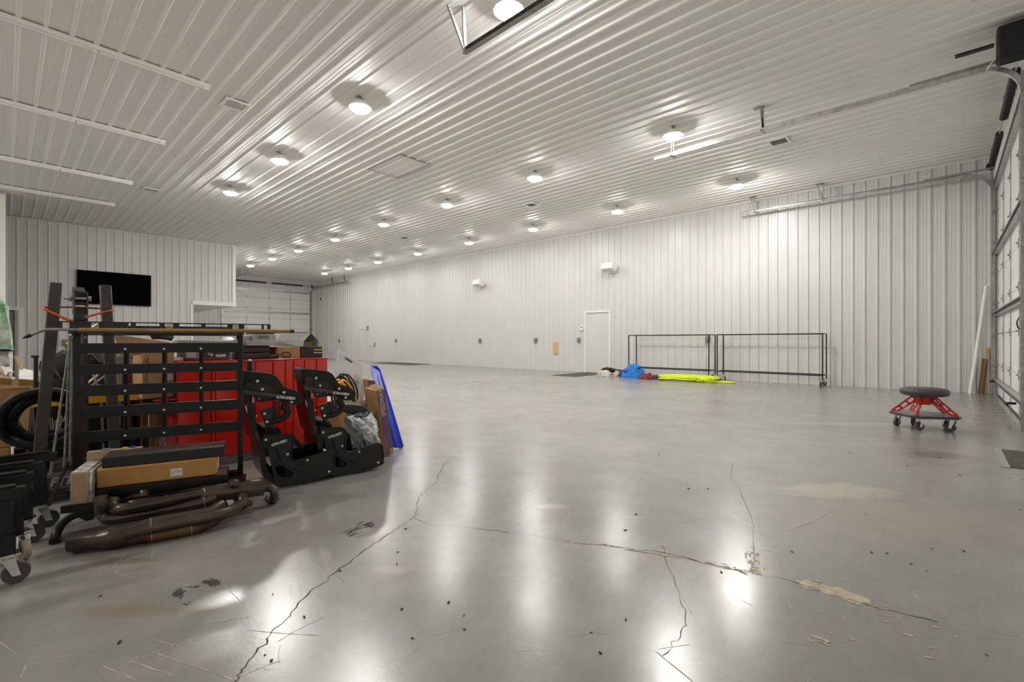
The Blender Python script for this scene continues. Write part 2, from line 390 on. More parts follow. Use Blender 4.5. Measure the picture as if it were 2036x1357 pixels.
DX0, DX1, DH = 8.27, 13.27, 4.27                               # both overhead doors: 16 x 14 ft openings
wn = struct('wall_front', MB().box((XL, YN-0.25, 0), (DX0, YN-0.003, ZC)).box((DX1, YN-0.25, 0), (XW+0.1, YN-0.003, ZC)).box((DX0, YN-0.25, DH), (DX1, YN-0.003, ZC)), 'sheet')
sheets('wall_panel', 'sheet', wn, (0, YN, 0), (1, 0, 0), (0, 0, 1), (0, 1, 0), XL, XW, lambda s: [(DH, ZC)] if DX0 < s < DX1 else [(0, ZC)])
wf = struct('wall_back', MB().box((XL, YF+0.003, 0), (DX0, YF+0.25, ZC)).box((DX1, YF+0.003, 0), (XW+0.1, YF+0.25, ZC)).box((DX0, YF+0.003, DH), (DX1, YF+0.25, ZC)), 'sheet')
sheets('wall_panel', 'sheet', wf, (0, YF, 0), (1, 0, 0), (0, 0, 1), (0, -1, 0), 4.6, XW, lambda s: [(DH, ZC)] if DX0 < s < DX1 else [(0, ZC)])
# the room's left side: a wall face nearer the camera, then the TV wall with its overhang
wl = struct('wall_left', MB().box((XL-0.1, YN-0.3, 0), (XL-.003, 17.5, ZC)).box((XL, 17.503, 0), (0.0, 17.6, ZC)), 'sheet')
sheets('wall_panel', 'sheet', wl, (XL, 0, 0), (0, 1, 0), (0, 0, 1), (1, 0, 0), YN, 17.5, lambda s: [(0, ZC)])
sheets('wall_panel', 'sheet', wl, (0, 17.5, 0), (1, 0, 0), (0, 0, 1), (0, -1, 0), -34*P-0.09, -0.09, lambda s: [(0, ZC)])
struct('trim_1', MB().box((-0.09, 17.47, 0), (0.012, 17.62, ZC-0.02)), 'trim')
wt = struct('wall_tv', MB().box((-0.8, YT+0.01, 2.04), (XT0, YT+0.12, ZC)).box((0.27, YT+0.01, 0), (XT0, YT+0.12, 2.04)).box((XT0, YT+0.01, 2.45), (XT1, YT+0.12, ZC))
            .box((XT0-0.12, YT+0.12, 0), (XT0, YF, 2.45)).box((XT1-0.12, YT+0.12, 2.45), (XT1, YF, ZC)).box((XT0-0.12, YT+0.12, 2.45), (XT1-0.12, YF, 2.6)), 'trim')
sheets('wall_panel', 'sheet', wt, (0, YT+0.008, 0), (1, 0, 0), (0, 0, 1), (0, -1, 0), 0.20-4*P, XT1, lambda s: ([(2.06, ZC)] if s < 0.27 else [(0, ZC)] if s < XT0 else [(2.56, ZC)]))
struct('trim_2', MB().box((XT0-0.02, YT-0.045, 2.44), (XT1+0.04, YT+0.03, 2.585)), 'trim')            # lip under the overhang
struct('trim_3', MB().box((XT0-0.07, YT-0.03, 0), (XT0+0.01, YT+0.03, 2.44)), 'trim')                 # corner of the lower wall
struct('trim_4', MB().box((XT1-0.10, YT-0.03, 2.585), (XT1+0.012, YT+0.03, ZC-0.02)), 'trim')
struct('trim_5', MB().box((0.0, YT-0.024, ZC-0.05), (XT1-0.10, YT+0.01, ZC-0.025)), 'trim')                 # head trims along the ceiling
struct('trim_6', MB().box((XW-0.03, YN, ZC-0.05), (XW+0.01, YF, ZC-0.018)), 'trim')
struct('trim_7', MB().box((XT1, YF-0.03, ZC-0.05), (XW, YF+0.01, ZC-0.018)), 'trim')
# personnel door in the TV wall, half hidden at the picture's left
d3 = struct('door_3', MB().box((-0.65, YT+0.08, 0), (0.27, YT+0.12, 2.04)), 'vent')
d3f = MB().box((0.27, YT-0.03, 0), (0.37, YT+0.02, 2.10)).box((-0.70, YT-0.03, 2.01), (0.27, YT+0.02, 2.10)).build('door_frame', 'trim', d3)
# personnel door in the long wall
d1 = struct('door_1', MB().box((XW+0.06, DY0, 0.012), (XW+0.10, DY1, DZ-0.13)), 'door')
MB().box((XW-0.03, DY0-0.05, 0), (XW+0.14, DY0+0.012, DZ+0.05)).box((XW-0.03, DY1-0.012, 0), (XW+0.14, DY1+0.05, DZ+0.05)).box((XW-0.03, DY0+0.012, DZ-0.012), (XW+0.14, DY1-0.012, DZ+0.05)).build('door_frame', 'trim', d1)
MB().box((XW+0.055, DY0, DZ-0.13), (XW+0.10, DY1, DZ-0.012)).build('head_panel', 'vent', d1)
MB().box((XW-0.02, DY0, 0), (XW+0.12, DY1, 0.012)).build('threshold', 'galvd', d1)
MB().lathe([(0.03, 0), (0.03, 0.01), (0.012, 0.015), (0.012, 0.05)], 12, (XW+0.06, DY1-0.075, 0.98), (-1, 0, 0)).tube([(XW+0.015, DY1-0.075, 0.98), (XW+0.015, DY1-0.19, 0.98)], 0.011, 8).build('door_handle', 'galvd', d1)

# ------------------------------------------------------------------ overhead sectional doors
def overhead_door(name, y, sgn, opener):
    """leaf at wall plane y, room side in direction sgn; sections, stiles, struts and hinges are pieces"""
    d = tag(bpy.data.objects.new(name, None), kind='structure'); C.objects.link(d); d.location = ((DX0+DX1)/2, y, 0)
    d['label'] = 'white sectional overhead door with steel stiles and struts'
    fc = lambda x0, x1, a, b, z0, z1: MB().box((x0, min(y+sgn*a, y+sgn*b), z0), (x1, max(y+sgn*a, y+sgn*b), z1))
    NS, sh = 7, DH/7
    xs = [DX0+0.03+(DX1-DX0-0.06)*k/4 for k in range(5)]
    for k in range(NS):
        s = fc(DX0, DX1, -0.06, -0.012, k*sh+0.004, (k+1)*sh-0.004).build('door_section', 'door', d, bevel=0.004)
        for x in xs:
            w = 0.035 if 0 < xs.index(x) < 4 else 0.05
            fc(x-w/2, x+w/2, -0.012, 0.004, k*sh+0.012, (k+1)*sh-0.012).build('stile', 'galv', s)
        if k:
            for x in xs:
                m = fc(x-0.022, x+0.022, 0.002, 0.010, k*sh-0.07, k*sh+0.07)
                m.cyl((x-0.035, y+sgn*0.02, k*sh), (x+0.035, y+sgn*0.02, k*sh), 0.013, 8); m.build('hinge', 'galvd', s)
    for z in (0.30, 1.60, 2.80, 4.10):
        fc(DX0, DX1, -0.012, 0.006, z-0.045, z+0.045).box((DX0, min(y, y+sgn*0.075), z+0.03), (DX1, max(y, y+sgn*0.075), z+0.045)).box((DX0, min(y, y+sgn*0.06), z-0.03), (DX1, max(y, y+sgn*0.06), z-0.02)).build('strut', 'galv', d)
    fc(DX0, DX1, -0.06, 0.0, 0.0, 0.03).build('bottom_seal', 'rubber', d)
    # header spring line
    ys = y+sgn*0.085; zs = 4.56
    MB().cyl((DX0-0.1, ys, zs), (DX1+0.15, ys, zs), 0.0127, 8).build('shaft', 'galv', d)
    for a, b in ((DX0+0.55, DX0+2.3), (DX0+(3.05 if opener else 2.62), DX0+(4.85 if opener else 4.45))):
        n = 160
        MB().tube([(a+(b-a)*i/n, ys, zs) for i in range(n+1)], 0.05, 10, rf=lambda i: 0.05 if i % 2 else 0.046).build('torsion_spring', 'rubber', d)
        xm = (a+b)/2
        MB().box((xm-0.025, min(y+sgn*.02, ys+sgn*.06), zs-0.02), (xm+0.025, max(y+sgn*.02, ys+sgn*.06), zs+0.02)).box((xm-0.02, min(y+sgn*.022, y+sgn*.03), zs-0.16), (xm+0.02, max(y+sgn*.022, y+sgn*.03), zs+0.16)).build('spring_bracket', 'galvd', d)
    for x in (DX0-0.06, DX1+0.05):
        MB().lathe([(0.075, 0), (0.075, 0.01), (0.055, 0.015), (0.055, 0.07), (0.075, 0.075), (0.075, 0.085)], 18, (x-0.04, ys, zs), (1, 0, 0)).build('cable_drum', 'rubber', d)
        xi = x+(0.0 if x < 10 else 0.06)
        MB().box((xi-0.05, min(y+sgn*.0, ys+sgn*.05), zs-0.03), (xi+0.05, max(y+sgn*.0, ys+sgn*.05), zs-0.0)).build('bearing_bracket', 'galvd', d)
    # tracks
    for x, side in ((DX0-0.02, -1), (DX1+0.02, 1)):
        zt = 4.45; R = 0.42; yy = y+sgn*0.06
        pts = [V(x, yy, 0.02), V(x, yy, zt-R)]
        for i in range(1, 11):
            a = PI/2*i/10; pts.append(V(x, yy+sgn*R*(1-math.cos(a)), zt-R+R*math.sin(a)))
        pts.append(V(x, y+sgn*4.75, zt+0.03))
        m = MB(); 
        for dx, w in ((-side*0.026, 0.006), (side*0.0, 0.05)):
            for p, q in zip(pts[:-1], pts[1:]):
                dr = (q-p).normalized(); up = dr.cross(V(1, 0, 0)).normalized()
                if w > 0.01:
                    for e in (-0.025, 0.025): m.obox((p+q)/2+up*e, (q-p)/2, V(0.026, 0, 0), up*0.002)
                else: m.obox((p+q)/2+V(side*0.026, 0, 0), (q-p)/2, V(0.002, 0, 0), up*0.027)
        m.build('track', 'galv', d)
        m = MB()                                                # wall angle behind the vertical track
        m.box((x+side*0.03-0.002, min(y, y+sgn*0.09), 0), (x+side*0.03+0.002, max(y, y+sgn*0.09), zt-0.15)); m.box((min(x, x+side*0.06), min(y+sgn*.003, y+sgn*.007), 0), (max(x, x+side*0.06), max(y+sgn*.003, y+sgn*.007), zt-0.15)); m.build('track_angle', 'galvd', d)
        m = MB()
        for k in range(1, 7): m.box((x-0.03-0.03*(side < 0), min(y+sgn*.02, y+sgn*.08), k*sh-0.03), (x+0.03*(side > 0)+0.03, max(y+sgn*.02, y+sgn*.08), k*sh+0.03))
        m.build('roller_bracket', 'galvd', d)
        for yh in (y+sgn*2.9, y+sgn*4.4):                       # perforated angle hangers to the ceiling
            m = MB(); hx = x-side*0.02
            for e in (0.0, 0.11) if x > 10 else (0.0, 0.035):
                m.bar((hx, yh, zt), (hx, yh+e, ZC-0.005), 0.034, 0.004, (1, 0, 0)); m.bar((hx+0.016, yh, zt), (hx+0.016, yh+e, ZC-0.005), 0.004, 0.032, (1, 0, 0))
            m.box((hx-0.10, yh-0.02, zt-0.005), (hx+0.10, yh+0.02, zt+0.002)); m.box((hx-0.03, yh-0.02, ZC-0.03), (hx+0.03, yh+0.14, ZC-0.018)); m.build('track_hanger', 'galvd', d)
        m = MB().bar((x, y+sgn*0.02, zt+0.06), (x, y+sgn*1.1, zt+0.05), 0.035, 0.035); m.build('track_brace', 'galvd', d)
    return d
dn = overhead_door('door_2', YN-0.02, 1, True)
df = overhead_door('door_4', YF+0.02, -1, False)
# grips on the near door and a cable loop
for x, z in ((13.05, 0.30), (9.66, 0.20)):
    MB().tube([(x, YN-0.0, z), (x-0.02, YN+0.09, z), (x-0.19, YN+0.10, z)], 0.017, 8).build('lift_handle', 'rubber', dn)
MB().tube(spline([PY(2026, 632, YN+.02), PY(2022, 641, YN+.05), PY(2024, 652, YN+.04), PY(2029, 655, YN+.02)]), 0.008, 6).build('pull_cord', 'rubber', dn)
# jackshaft opener at the near end of the header
t = thing('door_opener', 'black box-shaped motor unit on the overhead door shaft near the ceiling', 'opener', (8.12, -0.55, 4.5))
MB().box((7.95, -0.70, 4.40), (8.19, -0.44, 4.80)).build('housing', 'openb', t, bevel=0.03)
MB().box((8.02, -0.42, 4.62), (8.10, -0.08, 4.64)).build('antenna_bracket', 'blackm', t)
MB().tube(spline([V(8.0, -0.43, 4.45), V(8.1, -0.36, 4.38), V(8.17, -0.40, 4.44)]), 0.006, 6).build('wire', 'white', t)
# end of the neighbouring door's track, hung from the ceiling
t = thing('door_track', 'dark steel overhead track end on perforated angle hangers near the front ceiling lamp', 'track', (3.63, 4.1, 4.45))
m = MB()
for e in (-0.026, 0.026): m.box((3.60, -0.6, 4.45+e-0.002), (3.66, 4.12, 4.45+e+0.002))
m.box((3.658, -0.6, 4.424), (3.662, 4.12, 4.476)); m.build('rail', 'galvd', t)
for x1, dy in ((3.36, 0.0), (3.50, -0.10)):
    m = MB(); a, b = V(3.62, 4.08, 4.43), V(x1, 4.08+dy, ZC-0.015)
    m.bar(a, b, 0.036, 0.004, (0, 1, 0)); m.bar(a+V(0, .016, 0), b+V(0, .016, 0), 0.004, 0.034, (0, 1, 0)); m.build('track_hanger', 'galvd', t)
    m = MB()
    for i in range(14):
        p = a.lerp(b, (i+0.5)/14); m.obox(p+V(0, -0.003, 0), V(0.0, 0.0015, 0), V(0.006, 0, 0), V(0, 0, 0.009))
    m.build('slot_row', 'letw', t)

# ------------------------------------------------------------------ ceiling fittings
lampX = (3.73, 7.96, 11.56)
rows = [('in the unseen row added left of the clutter', -4.1, (3.5, 6.65, 9.78, 12.77)),  # out-of-view row, added to brighten the left ceiling, TV wall and floor
        ('in the row above the parked clutter', 3.73, (3.5, 6.65, 9.78, 12.77)),
        ('in the middle row', 7.96, (3.52, 6.68, 9.72, 12.77, 15.92, 18.98, 21.68, 24.4)),
        ('in the row along the long white wall', 11.56, (3.57, 6.72, 9.78, 12.85, 16.0, 19.05, 21.75, 24.3))]
ordn = ['first', 'second', 'third', 'fourth', 'fifth', 'sixth', 'seventh', 'eighth']
first = None; graded = {}
for what, x, ys in rows[1:]+rows[:1]:
    for i, y in enumerate(ys):
        lab = 'round white LED lamp, %s from the camera %s' % (ordn[i], what)
        if first is None:
            t = thing('ceiling_lamp', lab, 'lamp', (x, y, 4.68), 0, 'round LED ceiling lamps')
            MB().lathe([(0.02, 0.10), (0.10, 0.09), (0.155, 0.03), (0.167, 0.0), (0.15, -0.005), (0.145, 0.006)], 28).build('housing', 'white', t, local=True)
            MB().lathe([(0.140, 0.002), (0.142, -0.004), (0.139, -0.016), (0.122, -0.034), (0.07, -0.045), (0.01, -0.047)], 28).build('lens', 'lamp', t, local=True)
            MB().cyl((0, 0, 0.09), (0, 0, 0.16), 0.012, 8).box((-0.06, -0.02, 0.155), (0.06, 0.02, 0.178)).build('mount', 'galvd', t, local=True)
            first = t
        else:
            t = copy_tree(first); t.location = (x, y, 4.68); t['label'] = lab
        lens = [c for c in t.children if c.name.startswith('lens')][0]; grade = 'lamp_fill' if x < 0 else 'lamp_y5' if x < 4 and y > 5 else 'lamp_y5' if y < 5 else 'lamp_y8' if y < 8 else 'lamp_y11' if y < 11 else 'lamp'
        if grade not in graded:
            me = lens.data.copy(); me.materials[0] = M[grade]; graded[grade] = me
        lens.data = graded[grade]
vl = ['slatted white ceiling vent beside the nearest unlit strip fixture', 'slatted white ceiling vent beside the third unlit strip fixture',
      'flat white ceiling vent beside the overhead door track', 'flat white ceiling vent between middle and wall lamps, second from the door',
      'flat white ceiling vent, small and far along the wall row of lamps', 'far ceiling vent above the corner of the overhang']
for i, (x, y) in enumerate(((2.48, 8.29), (2.46, 14.5), (9.89, 2.31), (9.85, 8.38), (9.85, 14.45), (7.3, 20.1))):
    t = thing('ceiling_vent', vl[i], 'vent', (x, y, 4.835), 0, 'ceiling vents')
    f = MB()
    for a, b in (((-.17, -.17), (.17, -.13)), ((-.17, .13), (.17, .17)), ((-.17, -.13), (-.13, .13)), ((.13, -.13), (.17, .13))): f.box((*a, -0.012), (*b, 0.006))
    f.build('frame', 'white', t, local=True)
    MB().box((-.13, -.13, 0.0), (.13, .13, 0.005)).build('backing', 'vent', t, local=True)
    sl = None
    for k in range(11):
        a = -0.115+0.023*k
        if sl is None: sl = MB().obox((0, 0, 0), (0, .13, 0), (.007, 0, .003), (.0006, 0, -.0012)).build('slat', 'white' if i < 2 else 'ventl', t, local=True); sl.location = (a, 0, -0.004)
        else: share('slat', sl.data, t, (a, 0, -0.004))
    if i == 5: pass
t = thing('attic_hatch', 'square access hatch outlined in the ribbed ceiling', 'hatch', (5.78, 8.68, 4.84))
m = MB()
for a, b in (((5.39, 8.07), (6.17, 8.10)), ((5.39, 9.26), (6.17, 9.29)), ((5.39, 8.10), (5.42, 9.26)), ((6.14, 8.10), (6.17, 9.26))): m.box((*a, 4.832), (*b, 4.848))
m.build('frame', 'galv', t)
MB().box((5.42, 8.10, 4.843), (6.14, 9.26, 4.848)).build('panel', 'ceil', t)
# four long unlit strip fixtures
for i, y in enumerate((7.96, 10.78, 14.07, 16.68)):
    lab = 'white unlit strip fixture on the ceiling, %s from the camera' % ordn[i]
    t = thing('strip_fixture', lab, 'strip light', (0.81, y, ZC), 0, 'unlit strip fixtures')
    MB().box((-1.60, -0.055, -0.075), (1.23, 0.055, -0.019)).build('housing', 'trim', t, local=True, bevel=0.006)
    MB().box((-1.60, -0.02, -0.10), (-0.03, 0.02, -0.075)).build('lower_channel', 'trim', t, local=True)
    MB().box((0.03, -0.02, -0.10), (1.23, 0.02, -0.075)).build('lower_channel', 'trim', t, local=True)
    MB().box((-0.05, -0.032, -0.112), (-0.015, 0.032, -0.074)).box((0.015, -0.032, -0.112), (0.05, 0.032, -0.074)).build('coupling', 'white', t, local=True)
    MB().box((1.15, -0.03, -0.108), (1.21, 0.03, -0.074)).build('end_bracket', 'white', t, local=True)

# ------------------------------------------------------------------ things on the walls
t = thing('television', 'large black flat-screen television on the white ribbed wall', 'television', (2.52, YT-0.1, 2.84))
MB().box((1.56, 20.50, 2.29), (3.49, 20.545, 3.385)).build('bezel', 'tvb', t, bevel=0.006)
MB().box((1.575, 20.494, 2.305), (3.475, 20.502, 3.37)).build('screen', 'tv', t)
MB().box((2.2, 20.545, 2.6), (2.85, 20.580, 3.1)).build('wall_bracket', 'blackm', t)
for (y, lab) in ((14.3, 'white box speaker high on the long wall, farther of the two'), (8.08, 'white box speaker high on the long wall above the door')):
    t = thing('wall_speaker', lab, 'speaker', (13.4, y, 3.42), 0, 'wall speakers')
    MB().obox((-0.03, 0, 0.06), (0.13, 0, -0.05), (0, 0.21, 0), (0.04, 0, 0.105)).build('cabinet', 'white', t, local=True, bevel=0.012)
    MB().obox((-0.165, 0, 0.115), (0.003, 0, -0.001), (0, 0.19, 0), (0.035, 0, 0.09)).build('grille', 'trim', t, local=True)
    MB().prism([(0.10, -0.19, 0.06), (0.19, -0.19, 0.12), (0.22, -0.19, 0.05), (0.22, -0.19, -0.10)], (0, 0.02, 0)).prism([(0.10, 0.17, 0.06), (0.19, 0.17, 0.12), (0.22, 0.17, 0.05), (0.22, 0.17, -0.10)], (0, 0.02, 0)).box((0.205, -0.19, -0.10), (0.22, 0.19, 0.12)).build('bracket', 'white', t, local=True)
ol = ['grey outlet box on the long wall, farthest from the door', 'grey outlet box on the long wall, second nearest the far corner', 'grey outlet box on the long wall left of the pine boards',
      'grey outlet box on the long wall midway to the far corner', 'grey outlet box just left of the personnel door', 'grey outlet box behind the left rolling frame']
outl = None
for y, z, lab in ((26.66, 1.09, ol[0]), (20.65, 1.09, ol[1]), (14.42, 1.10, ol[3]), (11.37, 1.11, ol[2]), (9.41, 1.11, ol[4]), (4.99, 1.13, ol[5])):
    if outl is None:
        t = thing('outlet_box', lab, 'outlet', (XW, y, z), 0, 'grey wall outlet boxes'); outl = t
        MB().box((-0.07, -0.055, -0.09), (0, 0.055, 0.09)).build('box', 'galvd', t, local=True, bevel=0.006)
        MB().box((-0.095, -0.05, 0.0), (-0.07, 0.05, 0.08)).build('cover', 'galvd', t, local=True, bevel=0.006)
        MB().box((-0.082, -0.04, -0.075), (-0.07, 0.04, -0.01)).build('socket', 'grey', t, local=True)
    else: t = copy_tree(outl); t.location = (XW, y, z); t['label'] = lab
t = thing('thermostat', 'white thermostat beside the personnel door', 'thermostat', (XW-.02, 9.30, 1.53))
MB().box((XW-0.045, 9.23, 1.45), (XW, 9.37, 1.62)).build('body', 'white', t, bevel=0.008)
MB().box((XW-0.048, 9.27, 1.53), (XW-0.044, 9.34, 1.58)).build('display', 'vent', t)
t = thing('pine_boards', 'pair of short raw pine boards fixed upright on the long wall', 'boards', (XW-.03, 10.42, .9))
for a in (10.31, 10.43): MB().box((XW-0.045, a, 0.62), (XW-0.0195, a+0.115, 1.04)).build('board', 'pine', t, bevel=0.003)
for y, z, lab in ((23.45, 1.79, 'small steel wall hook, upper of the two by the far corner'), (22.72, 0.88, 'small steel wall hook, lower of the two by the far corner')):
    t = thing('wall_hook', lab, 'hook', (XW, y, z)); MB().box((XW-0.05, y-0.05, z-0.1), (XW-0.02, y+0.05, z+0.12)).build('plate', 'galvd', t); MB().bar((XW-0.04, y, z-0.09), (XW-0.45, y+0.15, z-0.09), 0.03, 0.03).build('arm', 'galvd', t)
t = thing('wall_sensor', 'small round black camera on the wall near the far corner', 'camera', (XW, 29.2, 3.72))
MB().lathe([(0.09, 0), (0.09, 0.04), (0.05, 0.07)], 14, (XW, 29.0, 3.74), (-1, 0, 0)).build('base', 'white', t); MB().lathe([(0.075, 0), (0.07, 0.03), (0.03, 0.06)], 12, (XW-.07, 29.0, 3.74), (-1, 0, 0)).build('lens', 'rubber', t)
t = thing('outlet_box', 'small outlet box with a yellow plug low on the TV wall', 'outlet', PY(131, 690, YT-.05))
MB().box((1.25, YT-0.07, 0.93), (1.42, YT, 1.13)).build('box', 'grey', t); MB().lathe([(0.05, 0), (0.045, 0.04)], 12, (1.34, YT-0.07, 1.01), (0, -1, 0)).build('plug', 'yellow', t); MB().cyl((1.34, YT-0.03, 0.93), (1.34, YT-0.03, 0.02), 0.018, 8).build('conduit', 'galvd', t)
# corner by the near overhead door: leaning pipe and boards
t = tag(MB().tube([(13.42, -0.36, 0.0), (13.52, -0.60, 2.2)], 0.035, 14).build('plastic_pipe', 'white'), 'long white plastic pipe leaning in the corner by the overhead door', 'pipe')
tag(MB().obox((13.475, -0.535, 0.36), (0.012, -0.035, 0.36), (0.045, 0.012, 0), (0.004, 0.016, 0)).build('plank', 'wood'), 'dark brown short plank leaning in the corner behind the white pipe', 'plank')
tag(MB().obox((13.54, -0.585, 0.47), (0.012, -0.035, 0.47), (0.04, 0.01, 0), (0.003, 0.012, 0)).build('plank', 'pine'), 'pale longer plank leaning beside the dark plank in the corner', 'plank')

# ------------------------------------------------------------------ floor mats, cracks and litter
def floor_mat(pts, lab, edge=None, z=0.008):
    m = MB().prism([V(*p, 0) for p in pts], (0, 0, z)); return tag(m.build('floor_mat', 'mat'), lab, 'mat')
floor_mat([(11.65, 8.2), (13.50, 8.2), (13.50, 9.12), (11.65, 9.12)], 'dark rectangular mat in front of the personnel door')
floor_mat([(12.15, 17.45), (13.4, 17.45), (13.4, 20.7), (12.15, 20.7)], 'long dark mat against the far part of the long wall')
t = thing('door_mat', 'grey ribbed mat with pale border at the right edge of the photo', 'mat', (6.3, -0.6, 0))
MB().box((5.82, -1.05, 0), (6.72, -0.40, 0.008)).build('pad', 'mat', t); MB().box((5.78, -0.40, 0), (6.76, -0.345, 0.006)).build('border', 'matb', t)
def zc6(x, y): return PZ(400+x*.3515, 880+y*.3515, 0.0008)
def zc7(x, y): return PZ(1000+x*.509, 780+y*.509, 0.0008)
cracks = [[zc6(*p) for p in ((180,1357),(230,1300),(310,1190),(370,1110),(480,1000),(570,890),(650,820),(770,730),(870,650),(960,590),(1060,520),(1150,465),(1210,420),(1220,385),(1230,310),(1250,290),(1340,220),(1345,180),(1370,130),(1430,70),(1530,25))],
          [zc6(1210,432), zc6(1300,470), zc6(1500,480)]+[zc7(*p) for p in ((0,547),(240,580),(440,605),(640,630),(800,670),(980,710),(1180,750),(1350,800),(1480,850),(1700,900))],
          [zc7(*p) for p in ((985,690),(980,610),(972,500),(930,390),(890,330),(900,280))],
          [zc7(*p) for p in ((620,1030),(695,955),(712,880),(690,800),(650,700),(625,600))]]
for k, c in enumerate(cracks):
    m = MB(); pts = rand_smooth(c, 5, 0.012); ww = [random.uniform(0.35, 1.3) for _ in pts]
    ribbon(m, pts, (0.0045, 0.0042, 0.003, 0.003)[k], lambda i: ww[i]); m.build('crack', 'crack', floor, smooth=0)
m = MB()                                                       # cream spalls along the cracks and scraped lines
def blob(c, r, st=1.0, ang=0.0):
    n = random.randint(6, 9); pts = []; c = c+V(0, 0, random.uniform(0, .0012))
    for i in range(n):
        a = 2*PI*i/n; q = r*random.uniform(0.45, 1.15); x, y = q*math.cos(a)*st, q*math.sin(a)
        pts.append(c+V(x*math.cos(ang)-y*math.sin(ang), x*math.sin(ang)+y*math.cos(ang), 0))
    m.add(pts, [tuple(range(n))])
for a, b, n, r, w in (((250, 585), (440, 602), 40, .012, .006), ((470, 612), (760, 655), 90, .012, .006), ((780, 660), (1000, 712), 44, .012, .012), ((1180, 745), (1400, 812), 190, .022, .022), ((970, 620), (985, 705), 70, .012, .018), ((1400, 815), (1490, 850), 10, .012, .02), ((1200, 940), (1310, 985), 10, .018, .04), ((1500, 930), (1900, 1000), 14, .010, .12)):
    A, B = zc7(*a), zc7(*b)
    for i in range(n): blob(A.lerp(B, random.random())+V(random.gauss(0, w), random.gauss(0, w), 0), r*.42*random.uniform(0.3, 1.5), random.uniform(1, 4.0), math.atan2(B.y-A.y, B.x-A.x))
m.build('spall_chips', 'chip', floor, smooth=0, kind='stuff')
m = MB()
def zb8(x, y): return PZ(x*.3438, 1080+y*.3438, 0.0007)
for pts, w in (([(90,385),(330,290),(470,245),(580,180)], .004), ([(620,150),(840,125),(1050,95),(1280,68),(1530,0)], .004), ([(650,140),(900,110),(1080,85)], .003), ([(870,100),(890,50),(935,15)], .004), ([(660,155),(700,185),(800,205),(960,220),(1120,250),(1210,275)], .003),
               ([(830,660),(900,635),(1020,590)], .005), ([(850,610),(960,660),(1160,725),(1340,790)], .005), ([(890,560),(1070,612)], .004), ([(590,710),(780,790)], .005), ([(770,690),(1000,770)], .005), ([(560,790),(700,720),(800,660)], .005), ([(970,760),(1025,730)], .005),
               ([(1440,505),(1650,525),(1860,537)], .003), ([(1830,118),(1920,165),(2036,260)], .004), ([(1290,240),(1430,375)], .003), ([(0,575),(90,640)], .004), ([(220,110),(330,15)], .003), ([(340,200),(420,145)], .003), ([(500,100),(640,65),(900,20)], .003), ([(1050,500),(1250,460),(1440,430)], .003),
               ([(190,225),(460,180),(640,148)], .004), ([(0,290),(150,230),(420,175)], .003), ([(120,780),(150,710)], .005), ([(1330,50),(1390,0)], .004), ([(700,20),(930,0)], .003)):
    ribbon(m, spline([zb8(*p) for p in pts], 8), w, lambda i: random.uniform(0.2, 1.1))
for pts, w in (([(540,660),(620,600),(650,690),(700,800),(740,870)], .0025), ([(1600,780),(1640,830),(1740,890),(1900,930),(2030,960)], .004), ([(1310,540),(1285,590),(1320,640),(1400,665)], .003), ([(1340,390),(1260,480),(1090,550)], .004), ([(660,520),(800,490)], .003), ([(960,603),(1090,632)], .004), ([(890,480),(1100,590)], .003), ([(1440,850),(1530,845),(1600,840)], .004), ([(580,1000),(740,1130)], .004), ([(100,400),(160,360)], .003), ([(160,430),(260,300),(320,250)], .002)):
    ribbon(m, spline([zc7(*p) for p in pts], 8), w, lambda i: random.uniform(0.2, 1.1))
for _ in range(90):                                           # short fine scuffs all over
    p = PZ(random.uniform(60, 1990), random.uniform(930, 1350), 0.0006); a = random.uniform(0, PI); l = random.uniform(0.03, 0.22); q = p+V(math.cos(a), math.sin(a), 0)*l
    mid = (p+q)/2+V(-math.sin(a), math.cos(a), 0)*l*random.uniform(-.07, .07); ribbon(m, spline([p, mid, q], 5), random.uniform(.0008, .002))
m.build('scratch_lines', 'scratch', floor, smooth=0, kind='stuff')
m = MB()
for (x, y), n, sx_, sy_, dx, dy in (((1022, 298), 60, 26, 20, 26, -18), ((1225, 224), 60, 34, 14, 24, 16), ((1185, 228), 26, 22, 10, 20, -8), ((1075, 350), 6, 18, 10, 14, 8), ((1120, 252), 8, 30, 6, 24, 6)):
    for _ in range(n):
        qx, qy = x+random.gauss(0, sx_*.55), y+random.gauss(0, sy_*.55); k = random.uniform(.3, 1)
        zj = V(0, 0, random.uniform(0, .001)); ribbon(m, [zb8(qx, qy)+zj, zb8(qx+dx*k, qy+dy*k)+zj], random.uniform(.002, .006))
for x, y in ((820, 515), (860, 530), (930, 475), (900, 470), (855, 492), (950, 482)):
    for _ in range(7):
        p = zc6(x+random.uniform(-30, 30), y+random.uniform(-8, 8)); ribbon(m, [p, p+V(random.uniform(.02, .06), random.uniform(-.01, .03), 0)], random.uniform(.003, .007))
m.build('tyre_scuffs', 'scuff', floor, smooth=0, kind='stuff')
m = MB()                                                       # leaf bits blown in by the door
def bit(p, s):
    a = random.uniform(0, PI); m.obox(p+V(0, 0, s*.25), V(math.cos(a), math.sin(a), 0)*s, V(-math.sin(a), math.cos(a), 0.2)*s*random.uniform(.3, .6), V(0, 0, s*.25))
for x, y in ((1130,625),(1655,700),(1800,622),(1416,477),(1356,237),(725,377),(2022,460),(1982,337),(1705,255),(1775,200),(1500,630),(480,890),(853,705),(465,178),(610,245),(1440,628),(1595,672),(1675,612),(520,478),(800,378),(1785,325),(1690,350),(1580,288),(2030,342),(1030,90),(1144,50),(1320,66),(710,130),(617,110),(1890,1028),(345,940),(380,1020),(478,540)):
    bit(zc7(x, y), random.uniform(.004, .008))
